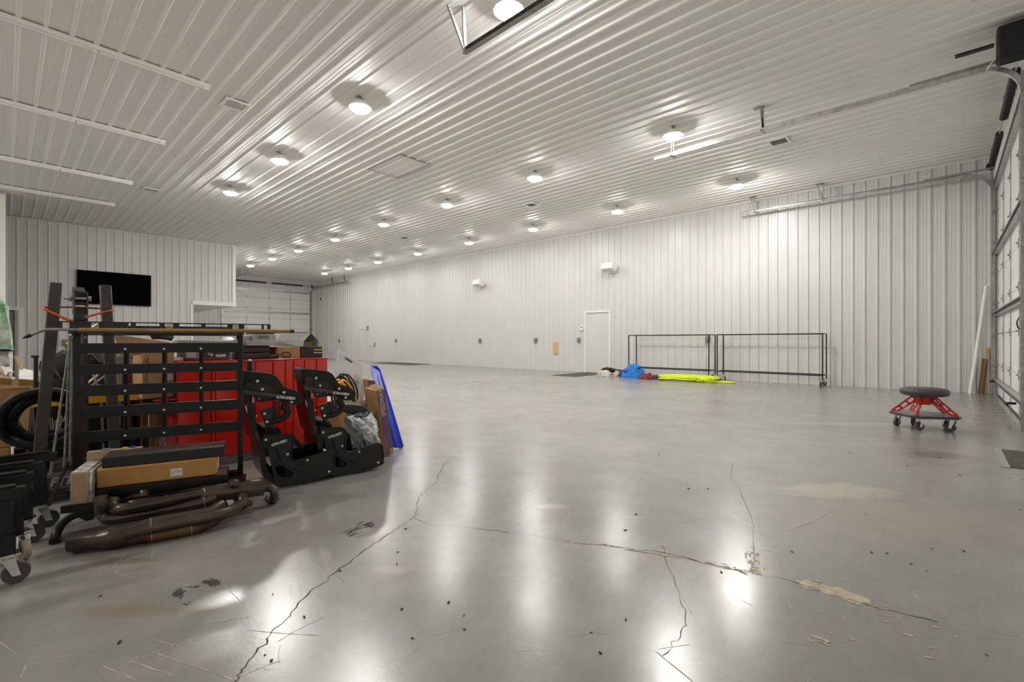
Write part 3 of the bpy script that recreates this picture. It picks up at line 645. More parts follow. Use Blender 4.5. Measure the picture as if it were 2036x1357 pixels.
for x, y in ((785,728),(1107,688),(1112,622),(1157,490),(405,861),(583,990),(1135,945),(1400,908),(1487,980),(1490,1060),(360,1205),(397,1237),(1195,1110)): bit(zc6(x, y), random.uniform(.004, .007))
bit(zb8(692, 577), .009); bit(zb8(580, 310), .006)
for _ in range(110): bit(V(random.uniform(8.3, 13.2), YN+0.05+abs(random.gauss(0, 0.45)), 0), random.uniform(.004, .010))
for _ in range(50): bit(V(13.57+random.uniform(-.05, .03), random.uniform(-0.3, 0.9), 0), random.uniform(.004, .010))
tag(m.build('leaf_litter', 'dirt'), 'scattered dark leaf bits and dirt across the concrete floor', 'litter', kind='stuff')
# ------------------------------------------------------------------ rolling black frames by the long wall
def caster(parent, p, r=0.05, yaw=0.0, tread='wheel', h=None, name='caster'):
    """swivel caster touching the floor at p: plate, fork, wheel (sub-parts of the caster)"""
    p = Vector(p); h = h or r*2.75; c = V(math.cos(yaw), math.sin(yaw), 0); s = V(-c.y, c.x, 0); w = p+V(0, 0, r); st = w-c*r*0.55
    cb = MB().obox((st.x, st.y, p.z+h), c*r*0.8, s*r*0.7, (0, 0, 0.004)); cb.lathe([(r*.5, 0), (r*.55, r*.2), (r*.4, r*.3)], 14, (st.x, st.y, p.z+h-r*.32))
    for k in (-1, 1):
        a = w+s*k*r*.42
        cb.prism([a+c*r*.28-V(0, 0, r*.25), a-c*r*.28-V(0, 0, r*.2), a-c*r*1.0+V(0, 0, h-r-r*.35), a-c*r*.1+V(0, 0, h-r-r*.35)], s*k*0.004)
    cb.cyl(w-s*r*.6, w+s*r*.6, r*.13, 8)
    o = cb.build(name, 'chrome', parent)
    MB().lathe([(r*.7, -r*.26), (r*.93, -r*.28), (r, -r*.18), (r, r*.18), (r*.93, r*.28), (r*.7, r*.26)], 22, w, s).build('tyre', tread, o)
    MB().lathe([(r*.2, -r*.28), (r*.62, -r*.2), (r*.7, -r*.24), (r*.7, r*.24), (r*.62, r*.2), (r*.2, r*.28)], 18, w, s).build('hub', 'rubber', o)
    return o
for lab, y0, y1 in (('black rolling tube rack by the wall, nearer the personnel door', 4.725, 7.13), ('black rolling tube rack by the wall, nearer the overhead door', 2.12, 4.505)):
    t = thing('rolling_rack', lab, 'rack', (13.2, (y0+y1)/2, 0), 0, 'black rolling racks by the wall')
    xa, xb, w = 12.965, 13.44, 0.025
    for x in (xa, xb):
        MB().bar((x, y0, 1.25), (x, y1, 1.25), w, w).build('top_rail', 'blackm', t)
        MB().bar((x, y0, 0.27), (x, y1, 0.27), w, w).build('bottom_rail', 'blackm', t)
        for y in (y0, y1): MB().bar((x, y, 0.165), (x, y, 1.264), w, w).build('post', 'blackm', t)
    for y in (y0, y1):
        MB().bar((xa, y, 1.25), (xb, y, 1.25), w, w).build('end_rail', 'blackm', t); MB().bar((xa, y, 0.27), (xb, y, 0.27), w, w).build('end_rail', 'blackm', t)
    k = 0
    for x in (xa, xb):
        for y in (y0, y1): k += 1; caster(t, (x, y+(0.04 if y == y0 else -0.04), 0), 0.06, (0.4, 2.2, -0.7, 3.4)[k-1])
# what lies on the floor in front of them
def lump(name, m, c, rx, ry, h, seed, amp=0.25, nu=30, nv=12, parent=None, sub=0, sharp=60, freq=2.2):
    from mathutils import noise
    def fn(a, b):
        th = 2*PI*a; ph = (1-b)*PI/2; d = V(math.cos(th)*math.cos(ph), math.sin(th)*math.cos(ph), math.sin(ph))
        k = 1+amp*(noise.noise(d*freq+V(seed, 0, 0))+0.5*noise.noise(d*freq*2.3+V(0, seed, 0))+0.25*noise.noise(d*freq*5+V(0, 0, seed)))
        return V(c[0]+rx*d.x*k, c[1]+ry*d.y*k, c[2]+h*max(0, d.z*k))
    return MB().grid(lambda a, b: fn(a, 1-b), nu, nv).build(name, m, parent, smooth=sharp, sub=sub)
t = thing('moving_blanket', 'bright blue moving blanket folded in a heap on the floor by the rolling rack', 'blanket', (12.75, 6.75, 0))
lump('lining_layer', 'tarpd', (12.64, 6.92, 0), .20, .33, .26, 3, .3, parent=t)
lump('fold', 'tarp', (12.62, 6.78, 0.02), .22, .34, .37, 11, .14, parent=t)
lump('fold', 'tarp', (12.52, 6.80, 0.0), .17, .34, .19, 21, .16, parent=t)
m = MB().grid(lambda a, b: V(12.42+.10*math.sin(2.5*a)+.04*math.sin(7*b), 6.98-.52*a, 0.10+.21*a+b*(.13-.08*a)), 16, 6); m.build('loose_flap', 'tarp', t, solid=.02, sub=1)
tag(lump('rag', 'rag', (12.55, 7.72, 0), .19, .24, .16, 5, .35), 'crumpled off-white rag on the floor left of the blue blanket', 'rag')
tag(lump('rag', 'tan', (12.68, 7.36, 0), .11, .15, .15, 9, .5, freq=3), 'small tan crumpled rag between the white rag and blue blanket', 'rag')
tag(lump('rag', 'redrag', (12.40, 6.25, 0), .15, .20, .14, 13, .55, freq=3), 'dark red crumpled rag in front of the blue blanket', 'rag')
tag(lump('rag', 'dgrey', (12.50, 5.98, 0), .11, .17, .11, 17, .55, freq=3), 'dark grey and white crumpled rag at the right of the red rag', 'rag')
tag(lump('rag', 'rag', (12.56, 6.06, 0.03), .07, .09, .11, 19, .45), 'scrap of white cloth on the dark grey rag', 'rag')
t = thing('machine_part', 'low black metal device with rods behind the white rag by the door', 'device', (13.1, 7.7, 0))
MB().box((13.0, 7.45, 0.02), (13.2, 8.0, 0.14)).build('body', 'rubber', t, bevel=.02); MB().cyl((12.95, 7.35, .14), (13.0, 8.05, .20), .03, 10).cyl((13.12, 7.2, .12), (13.08, 8.0, .23), .02, 8).build('rod', 'blackm', t); MB().lathe([(.07, -.04), (.08, 0), (.07, .04)], 14, (12.96, 8.05, .12), (1, 0, 0)).lathe([(.06, -.03), (.07, 0), (.06, .03)], 14, (12.98, 7.75, .17), (1, .3, 0)).build('roller', 'rubber', t)
pts = []
rnd = random.Random(5)
for k in range(9):
    a0, a1 = (5.75+rnd.uniform(-.1, .2), 4.55+rnd.uniform(-.25, .35)); x0 = 12.35+rnd.uniform(-.12, .2); z = 0.022+0.011*k+rnd.uniform(0, .01)
    pts += [V(x0, a0, z), V(x0+rnd.uniform(-.15, .1), a0*.7+a1*.3, z+.015), V(x0+rnd.uniform(-.1, .2), a0*.35+a1*.65, z), V(x0+rnd.uniform(-.2, .1), a1, z), V(x0+.22, a1+.1, z+.01), V(x0+.26, (a0+a1)/2, z+.03), V(x0+.2, a0, z+.01)]
pts += [V(12.5, 5.3, .09), V(12.35, 4.8, .022), V(12.42, 4.25, .02), V(12.52, 3.98, .02), V(12.66, 4.0, .02), V(12.7, 4.25, .02), V(12.6, 4.7, .022), V(12.65, 5.2, .04)]
tag(MB().tube(spline(pts, 6), 0.021, 8).build('air_hose', 'neon'), 'neon yellow hose lying in a loose tangle by the rolling racks', 'hose')

# ------------------------------------------------------------------ rolling mechanic's stool
sc_ = V(7.70, 0.20, 0)
t = thing('rolling_stool', 'low rolling stool with round black seat and red perforated legs', 'stool', sc_)
MB().lathe([(.02, .0), (.18, .0), (.222, .012), (.236, .035), (.238, .06), (.228, .083), (.19, .098), (.08, .103), (.01, .104)], 44, sc_+V(0, 0, .405)).build('seat', 'vinyl', t)
MB().lathe([(.075, .30), (.08, .305), (.08, .40), (.11, .405), (.11, .411), (.02, .411)], 6, sc_).build('hub', 'redm', t, smooth=0)
foot = [PZ(u, v) for u, v in ((1783, 847), (1828, 856), (1890, 859), (1880, 852), (1816, 846))]
ang = [math.atan2((p-sc_).y, (p-sc_).x) for p in foot]
ring = [sc_+V(math.cos(a+d)*.335, math.sin(a+d)*.335, .155) for a in sorted(ang) for d in (-.14, .14)]
MB().prism(ring, (0, 0, .028)).build('base_plate', 'tvb', t, bevel=.004)
MB().prism([p.lerp(sc_+V(0, 0, .183), .12)+V(0, 0, .0285-.0) if False else V(sc_.x+(p.x-sc_.x)*.9, sc_.y+(p.y-sc_.y)*.9, .183) for p in ring], (0, 0, .003)).build('tray_liner', 'grey', t)
for p, a in zip(foot, ang):
    c = V(math.cos(a), math.sin(a), 0); s = V(-c.y, c.x, 0)*.006
    q = lambda r, z: sc_+c*r+V(0, 0, z)-s/2
    outer = [q(.07, .40), q(.07, .315), q(.10, .31), q(.225, .20), q(.24, .187), q(.315, .187), q(.315, .205), q(.12, .40)]
    def hole(r0, z0, r1, z1, w):
        d = V(r1-r0, 0, z1-z0).normalized(); n = V(-d.z, 0, d.x); L = math.hypot(r1-r0, z1-z0)
        return [q(r0+d.x*k*L+n.x*e*w, z0+d.z*k*L+n.z*e*w) for k, e in ((0, -.5), (.15, -1), (.85, -1), (1, -.5), (1, .5), (.85, 1), (.15, 1), (0, .5))]
    MB().prism(outer, s, [hole(.105, .365, .15, .318, .018), hole(.165, .302, .215, .25, .018), hole(.23, .237, .275, .203, .009)]).build('leg', 'redm', t, smooth=0)
    MB().obox(sc_+c*.29+V(0, 0, .19), c*.03, V(-c.y, c.x, 0)*.018, (0, 0, .004)).build('leg_tab', 'redm', t)
yw = (2.6, 2.2, 1.2, 0.4, 2.9)
for p, y_ in zip(foot, yw): caster(t, p, 0.052, y_, h=.155)

# ------------------------------------------------------------------ the slatted rack and what lies on it
def R3(e, n, z): return RO+RE*e+RN*n+V(0, 0, z)
def rbox(mb, e0, e1, n0, n1, z0, z1): return mb.obox(R3((e0+e1)/2, (n0+n1)/2, (z0+z1)/2), RE*(e1-e0)/2, RN*(n1-n0)/2, V(0, 0, (z1-z0)/2))
def re(u, v, n=0.0): p = PR(u, v, n); return (p-RO).dot(RE), p.z
t = thing('slatted_rack', 'black steel rack with five bolted horizontal slats and tall posts', 'rack', RO, RANG)
eL0, eL1 = re(143, 700)[0], re(160, 700)[0]; eR0, eR1 = re(474, 700)[0], re(483, 700)[0]
ztop = re(150, 664)[1]-.002; nb = -.344                     # post tops; front of the base
zbb, zbt = re(120, 1023, nb)[1], re(120, 1008, nb)[1]
rbox(MB(), eL0, eL1, .005, .055, zbb, ztop).build('post', 'blackm', t, bevel=.004)
rbox(MB(), eR0-.005, eR1, .005, .055, zbb, ztop).build('post', 'blackm', t, bevel=.004)
rbox(MB(), eL0-.03, eR1, .005, .055, zbb, zbt).build('lower_beam', 'blackm', t, bevel=.004)
rows_px = ((683, 702.5, 682.5, 701), (725, 745, 721, 738), (766, 787, 758, 777), (810, 830, 795, 816), (858, 880, 839, 857))
bl = None
for a, b, c, d_ in rows_px:
    z1 = (re(161, a)[1]+re(472, c)[1])/2; z0 = (re(161, b)[1]+re(472, d_)[1])/2
    m = MB(); rbox(m, eL1, eR0-.005, -.012, -.006, z0+.006, z1-.006); rbox(m, eL1, eR0-.005, -.012, .02, z1-.008, z1); rbox(m, eL1, eR0-.005, -.024, .0, z0, z0+.008)
    sl = m.build('slat', 'blackm', t)
    for u in (250, 327, 400):
        e = re(u, 780)[0]; MB().lathe([(.008, 0), (.007, .004), (.003, .006)], 10, R3(e, -.012, z0+.024), -RN).build('bolt', 'chrome', sl)
    for e in (eL1+.015, eR0-.02):
        m = MB()
        for k in range(3): m.lathe([(.005, 0), (.004, .003)], 8, R3(e, -.012, z0+.022+.016*k), -RN)
        m.build('rivets', 'blackm', sl)
for u in (251, 327, 400):
    e = re(u, 780)[0]; m = MB(); rbox(m, e-.012, e-.006, -.005, .025, .47, 1.06); rbox(m, e+.006, e+.012, -.005, .025, .47, 1.06); rbox(m, e-.012, e+.012, .02, .025, .47, 1.06); m.build('upright_channel', 'blackm', t)
# wheeled base that carries the cartons
cz = re(192, 973, -.257)[1]; ch = re(192, 934, -.257)[1]-cz; ck = .060
m = MB(); rbox(m, re(120, 1010, nb)[0], eR1+.02, nb, nb+.01, zbb, zbt); rbox(m, re(120, 1010, nb)[0], eR1+.02, nb, .03, zbb, zbb+.008); m.build('base_frame', 'blackm', t)
rbox(MB(), re(190, 980, -.262)[0], eR1-.08, -.262, -.04, zbb+.008, cz-.001).build('base_tray', 'blackm', t, bevel=.006)
MB().bar(R3(eL0-.02, -.29, zbt), R3(eL0-.02, .01, .36), .014, .014).build('brace', 'blackm', t)
for e, n in ((.80, -.29), (.05, .02), (.80, .02)): caster(t, R3(e, n, 0), zbb*.36, RANG+.5, h=zbb-.003)
# cartons on the base
t = thing('long_carton', 'long flat brown carton with a small white label on the rack base', 'carton', R3(.4, -.17, cz), RANG)
e0, e1 = re(191, 960, -.257)[0], re(431, 940, -.257)[0]
rbox(MB(), e0, e1, -.257, -.065, cz, cz+ch).build('box', 'cardo', t, bevel=.010)
ea, eb = re(339, 935, -.257)[0], re(363, 935, -.257)[0]
z_b, z_t = re(350, 947, -.257)[1], re(350, 932, -.257)[1]
rbox(MB(), ea, eb, -.2582, -.257, z_b, z_t).build('label_sticker', 'paper', t)
for k in range(4): rbox(MB(), ea+.008+.015*k, ea+.016+.015*k, -.2588, -.2582, z_b+.022, z_b+.030).build('print_mark', 'letg', t)
rbox(MB(), e1, e1+.0012, -.15, -.08, cz+.02, cz+.09).build('end_label', 'paper', t)
zk = cz+ch+.001
t = thing('black_carton', 'long flat black box lying on top of the brown carton', 'box', R3(.4, -.17, zk), RANG)
e0, e1 = re(202, 920, -.252)[0], re(445, 900, -.252)[0]
rbox(MB(), e0, e1, -.252, -.055, zk, zk+ck).build('box', 'carbon', t, bevel=.004)
rbox(MB(), e0+.002, e1-.002, -.250, -.057, zk+ck, zk+ck+.0015).build('lid', 'hoist', t)
t = thing('wrapped_carton', 'plastic-wrapped carton standing at the left end of the rack base', 'carton', R3(0, -.3, zbb+.009), RANG)
e0, e1 = re(139, 970, -.328)[0], re(174, 970, -.328)[0]; zw = re(150, 941, -.328)[1]
rbox(MB(), e0, e1, -.328, -.02, zbb+.009, zw).build('box', 'cardt', t, bevel=.006)
rbox(MB(), e1-.002, e1+.012, -.31, -.03, zbb+.02, zw-.003).build('loose_wrap', 'wrap', t, bevel=.006)
rbox(MB(), e0+.004, e1-.004, -.323, -.025, zw, zw+.003).build('top_film', 'wrap', t)
t = thing('printed_carton', 'printed cardboard box with a picture of a grey disc behind the black box', 'carton', R3(.1, -.0, zw), RANG)
e0, e1 = re(176, 900, -.05)[0], re(286, 890, -.05)[0]
rbox(MB(), e0-.01, e0+.25, -.048, .003, zw+.004, zw+.056).build('box', 'cardt', t, bevel=.004)
MB().lathe([(.022, 0), (.024, .003), (.019, .006), (.006, .007)], 24, R3(e0+.075, -.023, zw+.057), (0, 0, 1)).build('picture', 'grey', t)
for a_, b_, c_ in ((.15, .175, 'yellow'), (.19, .215, 'blue')): m = MB(); rbox(m, e0+a_, e0+b_, -.03, 0, zw+.056, zw+.061); m.build('print_mark', c_, t)
# on top of the posts: straightedge, long pole, level
tz = ztop+.002
t = thing('straightedge', 'dark steel straightedge ruler lying across the rack posts', 'ruler', R3(.4, .02, tz), RANG)
e0, e1 = re(138, 662, .02)[0], re(485, 662, .02)[0]
rbox(MB(), e0, e1, .0, .045, tz, tz+.021).build('blade', 'tvb', t, bevel=.002)
m = MB()
for k in range(48): e = e0+.01+(e1-e0-.02)*k/47; rbox(m, e-.0008, e+.0008, -.001, .0, tz+.005, tz+(.017 if k % 4 == 0 else .011))
m.build('scale_marks', 'letg', t, kind='stuff')
pz = tz+.0225
for e in (eL0+.015, eR1-.015): rbox(MB(), e-.008, e+.008, -.032, .005, tz-.012, pz-.0135).build('rest_peg', 'blackm', bpy.data.objects['slatted_rack'])
t = thing('pointed_pole', 'long varnished wooden pole with a bent pointed grey steel tip', 'pole', R3(.4, .01, pz), RANG)
MB().tube([R3(e0+.05, -.0145, pz), R3(re(584, 656, -.0145)[0]-.02, -.0145, pz+.004), R3(re(584, 656, -.0145)[0], -.0145, pz+.004)], .0125, 12).build('shaft', 'handle', t)
MB().tube(spline([R3(e0+.06, -.0145, pz), R3(re(100, 655, -.0145)[0], -.0145, pz+.002), R3(re(86, 657, -.0145)[0], -.0145, pz-.004), R3(re(62, 665, -.0145)[0], -.0145, pz-.03)], 6), .0085, 10).build('steel_tip', 'galvd', t)
MB().tube([R3(re(62, 665, -.0145)[0], -.0145, pz-.03), R3(re(55, 667, -.0145)[0], -.0145, pz-.038), R3(re(43, 671.5, -.0145)[0], -.0145, pz-.052)], .011, 10, rf=lambda i: (.0105, .012, .001)[i]).build('point', 'rubber', t)
MB().tube([R3(re(584, 656, -.0145)[0]-.025, -.0145, pz+.004), R3(re(585, 656, -.0145)[0], -.0145, pz+.004)], .0133, 12).build('ferrule', 'hoist', t)
t = thing('spirit_level', 'long black spirit level with cut-out windows standing on the rack', 'level', R3(.4, .055, tz+.0215), RANG)
l0, l1 = re(96, 645, .05)[0], re(538, 645, .05)[0]; lz0, lz1 = tz+.0215, re(97, 638.5, .05)[1]
win = [(124, 138), (182, 196, 'v'), (210, 225), (255, 260), (270, 317), (328, 344, 'v'), (356, 400), (409, 452), (463, 474, 'v'), (486, 520), (525, 531)]
outer = [R3(l0, .045, lz0), R3(l1, .045, lz0), R3(l1, .045, lz1), R3(l0, .045, lz1)]; holes = []
for w in win:
    a, b = re(w[0], 648, .045)[0], re(w[1], 648, .045)[0]; holes.append([R3(a, .045, lz0+.010), R3(b, .045, lz0+.010), R3(b, .045, lz1-.007), R3(a, .045, lz1-.007)])
MB().prism(outer, RN*.006, holes).build('web', 'tvb', t, smooth=0)
rbox(rbox(MB(), l0, l1, .034, .062, lz1-.004, lz1), l0, l1, .034, .062, lz0, lz0+.004).build('flange', 'tvb', t)
for w in win:
    if len(w) == 3:
        a = (re(w[0], 648, .045)[0]+re(w[1], 648, .045)[0])/2; zc = (lz0+lz1)/2; hh = (lz1-lz0)/2-.008
        MB().lathe([(hh, -.004), (hh, .004)], 20, R3(a, .048, zc), RN).build('vial_window', 'paper', t)
        d = (RE+V(0, 0, .8)).normalized() if w[0] < 200 else (RE if w[0] < 400 else V(0, 0, 1))
        MB().cyl(R3(a, .042, zc)-d*hh*.85, R3(a, .042, zc)+d*hh*.85, .006, 10).build('vial', 'vial', t)
t = thing('spirit_level', 'navy blue spirit level seen through the windows of the black one', 'level', R3(.5, .10, tz), RANG)
b0, b1 = re(250, 650, .10)[0], re(452, 650, .10)[0]
rbox(MB(), b0, b1, .095, .115, tz, lz1-.022).build('body', 'navy', t)
for u in (281, 400): e = re(u, 650, .095)[0]; rbox(MB(), e-.02, e+.02, .093, .0955, tz+.012, tz+.034).build('label_plate', 'paper', t)
MB().bar(R3(eL0, .105, tz-.004), R3(eR1, .105, tz-.004), .02, .008).build('rest_bar', 'blackm', bpy.data.objects['slatted_rack'])
for e in (eL0+.02, eR1-.02): rbox(MB(), e-.02, e+.02, .05, .115, tz-.03, tz-.0045).build('rest_arm', 'blackm', bpy.data.objects['slatted_rack'])

# ------------------------------------------------------------------ folded engine hoist behind the rack, square to the walls
set_axes(1, 0)
t = thing('engine_hoist', 'folded charcoal engine hoist with two upright legs and winch head', 'hoist', (0.36, 4.42, 0))
hn = .62                                                       # plane of its legs, in rack axes
def hbar(u0, v0, u1, v1, w0, n, name, depth=.075):
    a, b = PR(u0, v0, n), PR(u1, v1, n); m = MB(); d = b-a; sx = RE*w0/2
    m.prism([a-sx, a+sx, b+sx, b-sx], RN*depth); return m.build(name, 'hoist', t, bevel=.006)
wleg = re(125, 560, hn)[0]-re(99, 560, hn)[0]
hbar(112, 562, 77, 930, wleg, hn, 'leg'); hbar(210.5, 567, 232, 930, wleg*.97, hn, 'leg')
hbar(161, 612, 164, 930, wleg*1.12, hn+.05, 'mast', .09)
base = [re(86, 947, hn-.12)[0], re(250, 930, hn-.12)[0]]
zb1, zb0 = re(88, 951, hn-.12)[1], re(88, 974, hn-.12)[1]
rbox(MB(), base[0]-.6, base[1], hn-.12, hn-.03, zb0, zb1).build('base_leg', 'hoist', t, bevel=.006)
text('PITTSBURGH', .080, 'letg', t, R3(re(97, 965, hn-.12)[0], hn-.1205, (zb0+zb1)/2-.027), RE, V(0, 0, 1), shear=.25, bold=.003, sx=1.05)
rbox(MB(), base[0]-.6, base[1], hn-.02, hn+.12, 0.03, .075).build('lower_foot', 'hoist', t, bevel=.005)
rbox(MB(), base[0]+.05, base[1]+.05, hn+.0, hn+.16, zb1+.0, zb1+.07).build('cross_beam', 'hoist', t, bevel=.005)
for e in (base[0]-.4, base[1]-.05): caster(t, R3(e, hn+.05, 0), .03, RANG, h=.03*2.75)
# winch head: two cheek plates, pin and bolts
hu0, hu1 = re(146, 600, hn+.02)[0], re(175, 600, hn+.02)[0]; zt_, zm_, zb_ = re(160, 572, hn)[1], re(160, 592, hn)[1], re(160, 618, hn)[1]
for e in (hu0, hu1-.008): rbox(MB(), e, e+.008, hn+.0, hn+.13, zb_-.02, zt_-.025).build('cheek_plate', 'hoist', t)
rbox(MB(), hu0, hu1-.006, hn+.09, hn+.13, zm_-.03, zt_-.01).build('back_plate', 'hoist', t)
MB().prism([R3(hu0-.004, hn+.0, zt_-.03), R3(hu1-.012, hn+.0, zt_-.035), R3(hu1-.018, hn+.06, zt_), R3(hu0-.004, hn+.06, zt_)], V(0, 0, .006)).build('cap_plate', 'hoist', t)
MB().cyl(R3(hu0-.05, hn+.04, zm_-.005), R3(hu1+.02, hn+.04, zm_-.005), .011, 12).lathe([(.021, 0), (.021, .018)], 6, R3(hu0-.022, hn+.04, zm_-.005), RE).lathe([(.021, 0), (.021, .018)], 6, R3(hu1+.002, hn+.04, zm_-.005), RE).build('pin_bolt', 'chrome', t)
MB().cyl(R3(hu0+.005, hn+.03, zm_-.04), R3(hu1-.008, hn+.03, zm_-.04), .012, 10).build('lower_pin', 'hoist', t)
rbox(MB(), hu0, hu1-.002, hn-.005, hn+.01, re(160, 638, hn)[1]-.05, zb_-.018).build('front_plate', 'hoist', t)
t = thing('tie_cord', 'orange cord tied around the upright legs of the hoist', 'cord', PR(160, 630, hn-.03))
f_ = hn-.028
MB().tube(spline([PR(86, 612, hn+.02), PR(92, 617, f_), PR(118, 629, f_), PR(137, 637, f_-.01), PR(150, 639, f_-.02)], 6), .0085, 8).build('strand', 'orange', t)
MB().tube(spline([PR(150, 640, f_-.02), PR(168, 632, f_-.015), PR(200, 623, f_), PR(222, 618, f_), PR(227, 615, hn+.02)], 6), .008, 8).build('strand', 'orange', t)
MB().tube([PR(86, 612, hn+.02), PR(100, 611, hn+.09), PR(145, 611, hn+.15), PR(200, 614, hn+.09), PR(227, 615, hn+.02)], .006, 8).build('strand', 'orange', t)
MB().lathe([(.012, -.03), (.02, -.01), (.02, .01), (.012, .03)], 10, PR(158, 636, f_-.02), RE).lathe([(.01, -.015), (.017, 0), (.01, .015)], 10, PR(168, 634, f_-.02), RE).build('hook_end', 'rubber', t)

# corrugated hose hung over the hoist's left leg
hc = PR(84, 833, hn+.17); hr = re(84, 833, hn+.17)[1]-re(84, 886, hn+.17)[1]
t = thing('corrugated_hose', 'coil of black corrugated hose hanging around the left hoist leg', 'hose', hc, RANG)
for k, (dr, dn_, dx) in enumerate(((0, 0, 0), (-.008, .065, .012), (-.045, .035, .02))):
    N_ = 330; r_ = hr+dr
    pts = [hc+RE*(dx+r_*1.12*math.cos(2*PI*i/N_))+V(0, 0, r_*1.02*math.sin(2*PI*i/N_))+RN*(dn_+.03*math.sin(4*PI*i/N_)) for i in range(N_)]
    MB().tube(pts, .03, 8, closed=True, rf=lambda i: .031 if i % 3 else .026).build('loop', 'rubber', t, smooth=20)

# ------------------------------------------------------------------ nested black dollies at the left edge
dl = ['black square-tube dolly at the lower left corner, nearest the camera', 'black square-tube dolly, second from the camera in the nested row', 'black square-tube dolly, third from the camera in the nested row', 'black square-tube dolly at the back of the nested row by the hoist']
zt4 = .428
for i, (u, v, du, ru, ur, tr, yw_) in enumerate(((35, 1165, 27, 52, 32, 'wheel', .1), (42, 1118, 16, 68, 52, 'tread', -1.2), (70, 1083, 24, 86, 67, 'wheel', 0.0), (103, 1050, 24, 114, 100, 'wheel', 0.15))):
    p = PZ(u-du, v); n = (p-RO).dot(RN); e = (p-RO).dot(RE); el = e-1.25
    t = thing('dolly', dl[i], 'dolly', p, RANG, 'nested black dollies'); er, eu = re(ru, 950, n)[0], re(ur, 950, n)[0]
    rbox(MB(), el, er, n-.025, n+.025, zt4-.050, zt4).build('rail', 'blackm', t, bevel=.004)
    rbox(MB(), el, eu, n-.018, n+.025, zt4, zt4+.012).build('upper_rail', 'blackm', t, bevel=.004)
    rbox(MB(), e-.028, e+.028, n-.025, n+.025, .20, zt4-.050).build('leg', 'blackm', t, bevel=.004)
    rbox(MB(), el, el+.05, n-.025, n+.025, .20, zt4-.050).build('leg', 'blackm', t, bevel=.004)
    m = MB(); rbox(m, e-.036, e+.036, n-.034, n-.026, .135, .225); rbox(m, e-.036, e+.036, n+.026, n+.034, .135, .225); rbox(m, e-.036, e+.036, n-.034, n+.034, .133, .139); m.build('caster_socket', 'blackm', t)
    caster(t, R3(e+.036, n, 0), .048, RANG+yw_, tr, h=.135); caster(t, R3(el+.03, n, 0), .048, RANG+.4, tr, h=.135)
set_axes(0.949, -0.316)

# ------------------------------------------------------------------ exhaust headers on the floor in front
def z6(x, y): return (140+x*.2161, 880+y*.2161)
def T(pts, k=8, away=None):
    q = [PZ(*z6(x, y), z) for x, y, z in pts]
    if away: q = [q[0]+RN*away[0]+V(0, 0, away[1])]+q
    return spline(q, k)
t = thing('exhaust_header', 'upper brown-black exhaust header with collector pointing right', 'header', PZ(330, 1010))
MB().tube(T(((385, 575, .17), (405, 606, .155), (465, 612, .155), (560, 600, .155), (850, 545, .16), (1210, 470, .165)), 8, (.02, .03)), .030, 14).build('primary_tube', 'exh', t)
MB().tube(T(((280, 580, .185), (290, 640, .14), (325, 692, .11), (400, 705, .10), (850, 630, .105), (1215, 555, .12), (1330, 500, .14)), 8, (.0, .05)), .030, 14).build('primary_tube', 'exh', t)
MB().tube(T(((670, 500, .17), (590, 520, .165), (535, 550, .16), (640, 562, .155), (900, 510, .16), (1210, 450, .17)), 8, (.02, .02)), .028, 14).build('primary_tube', 'exh', t)
pts = T(((1190, 492, .145), (1260, 480, .148), (1340, 468, .15), (1430, 455, .15), (1600, 435, .15), (1780, 412, .15)), 4)
MB().tube(pts, .05, 20, rf=lambda i: (.046, .050, .054, .056, .055, .053, .052, .052, .052)[min(i, 8)]).build('collector', 'exh', t)
MB().tube(T(((1700, 430, .12), (1790, 422, .115), (1850, 425, .11), (1875, 465, .08), (1868, 520, .035), (1865, 540, .012)), 6), .026, 14).build('primary_tube', 'exh', t)
MB().prism([PZ(*z6(x, y), .004) for x, y in ((1800, 500), (1830, 530), (1910, 515), (1925, 525), (1900, 545), (1835, 556), (1795, 530))], (0, 0, .010)).build('flange', 'exht', t)
for x, y, z, r in ((1212, 470, .165, .0315), (1212, 556, .12, .0315), (875, 540, .16, .0312)):
    p = PZ(*z6(x, y), z); q = PZ(*z6(x+12, y-3), z); MB().tube([p, q], r, 16).build('weld_bead', 'weld', t)
MB().lathe([(.001, -.03), (.022, -.024), (.030, 0), (.022, .024), (.001, .03)], 14, PZ(*z6(1500, 378), .22), (1, 0, 0)).build('end_cap', 'exh', t)
t = thing('exhaust_header', 'lower rust-brown exhaust header with wide collector pointing left', 'header', PZ(250, 1070))
pts = T(((-5, 925, .055), (150, 905, .056), (280, 890, .057), (420, 868, .058), (560, 840, .058), (700, 815, .06)), 4)
MB().tube(pts, .05, 22, rf=lambda i: .047 if i < 9 else .047+.004*min(i-8, 3)).build('collector', 'exh', t)
MB().tube(T(((500, 850, .075), (730, 790, .085), (1095, 718, .085), (1330, 672, .085), (1480, 620, .09), (1570, 560, .11), (1585, 520, .13))), .028, 14).build('primary_tube', 'exh', t)
MB().tube(T(((540, 872, .045), (740, 866, .034), (1100, 800, .034), (1200, 778, .033), (1300, 725, .035), (1420, 660, .05))), .030, 14).build('primary_tube', 'exht', t, label='tan heat-stained tube')
MB().tube(T(((480, 840, .07), (600, 790, .09), (730, 738, .10), (1100, 668, .10), (1260, 640, .10), (1340, 600, .11), (1400, 560, .12))), .024, 14).build('primary_tube', 'exh', t)
MB().tube(T(((1590, 500, .13), (1600, 540, .06), (1612, 570, .012)), 5), .026, 14).build('port_stub', 'exht', t)
MB().prism([PZ(*z6(x, y), .003) for x, y in ((1590, 545), (1640, 540), (1680, 555), (1670, 580), (1600, 592))], (0, 0, .010)).build('flange', 'exht', t)
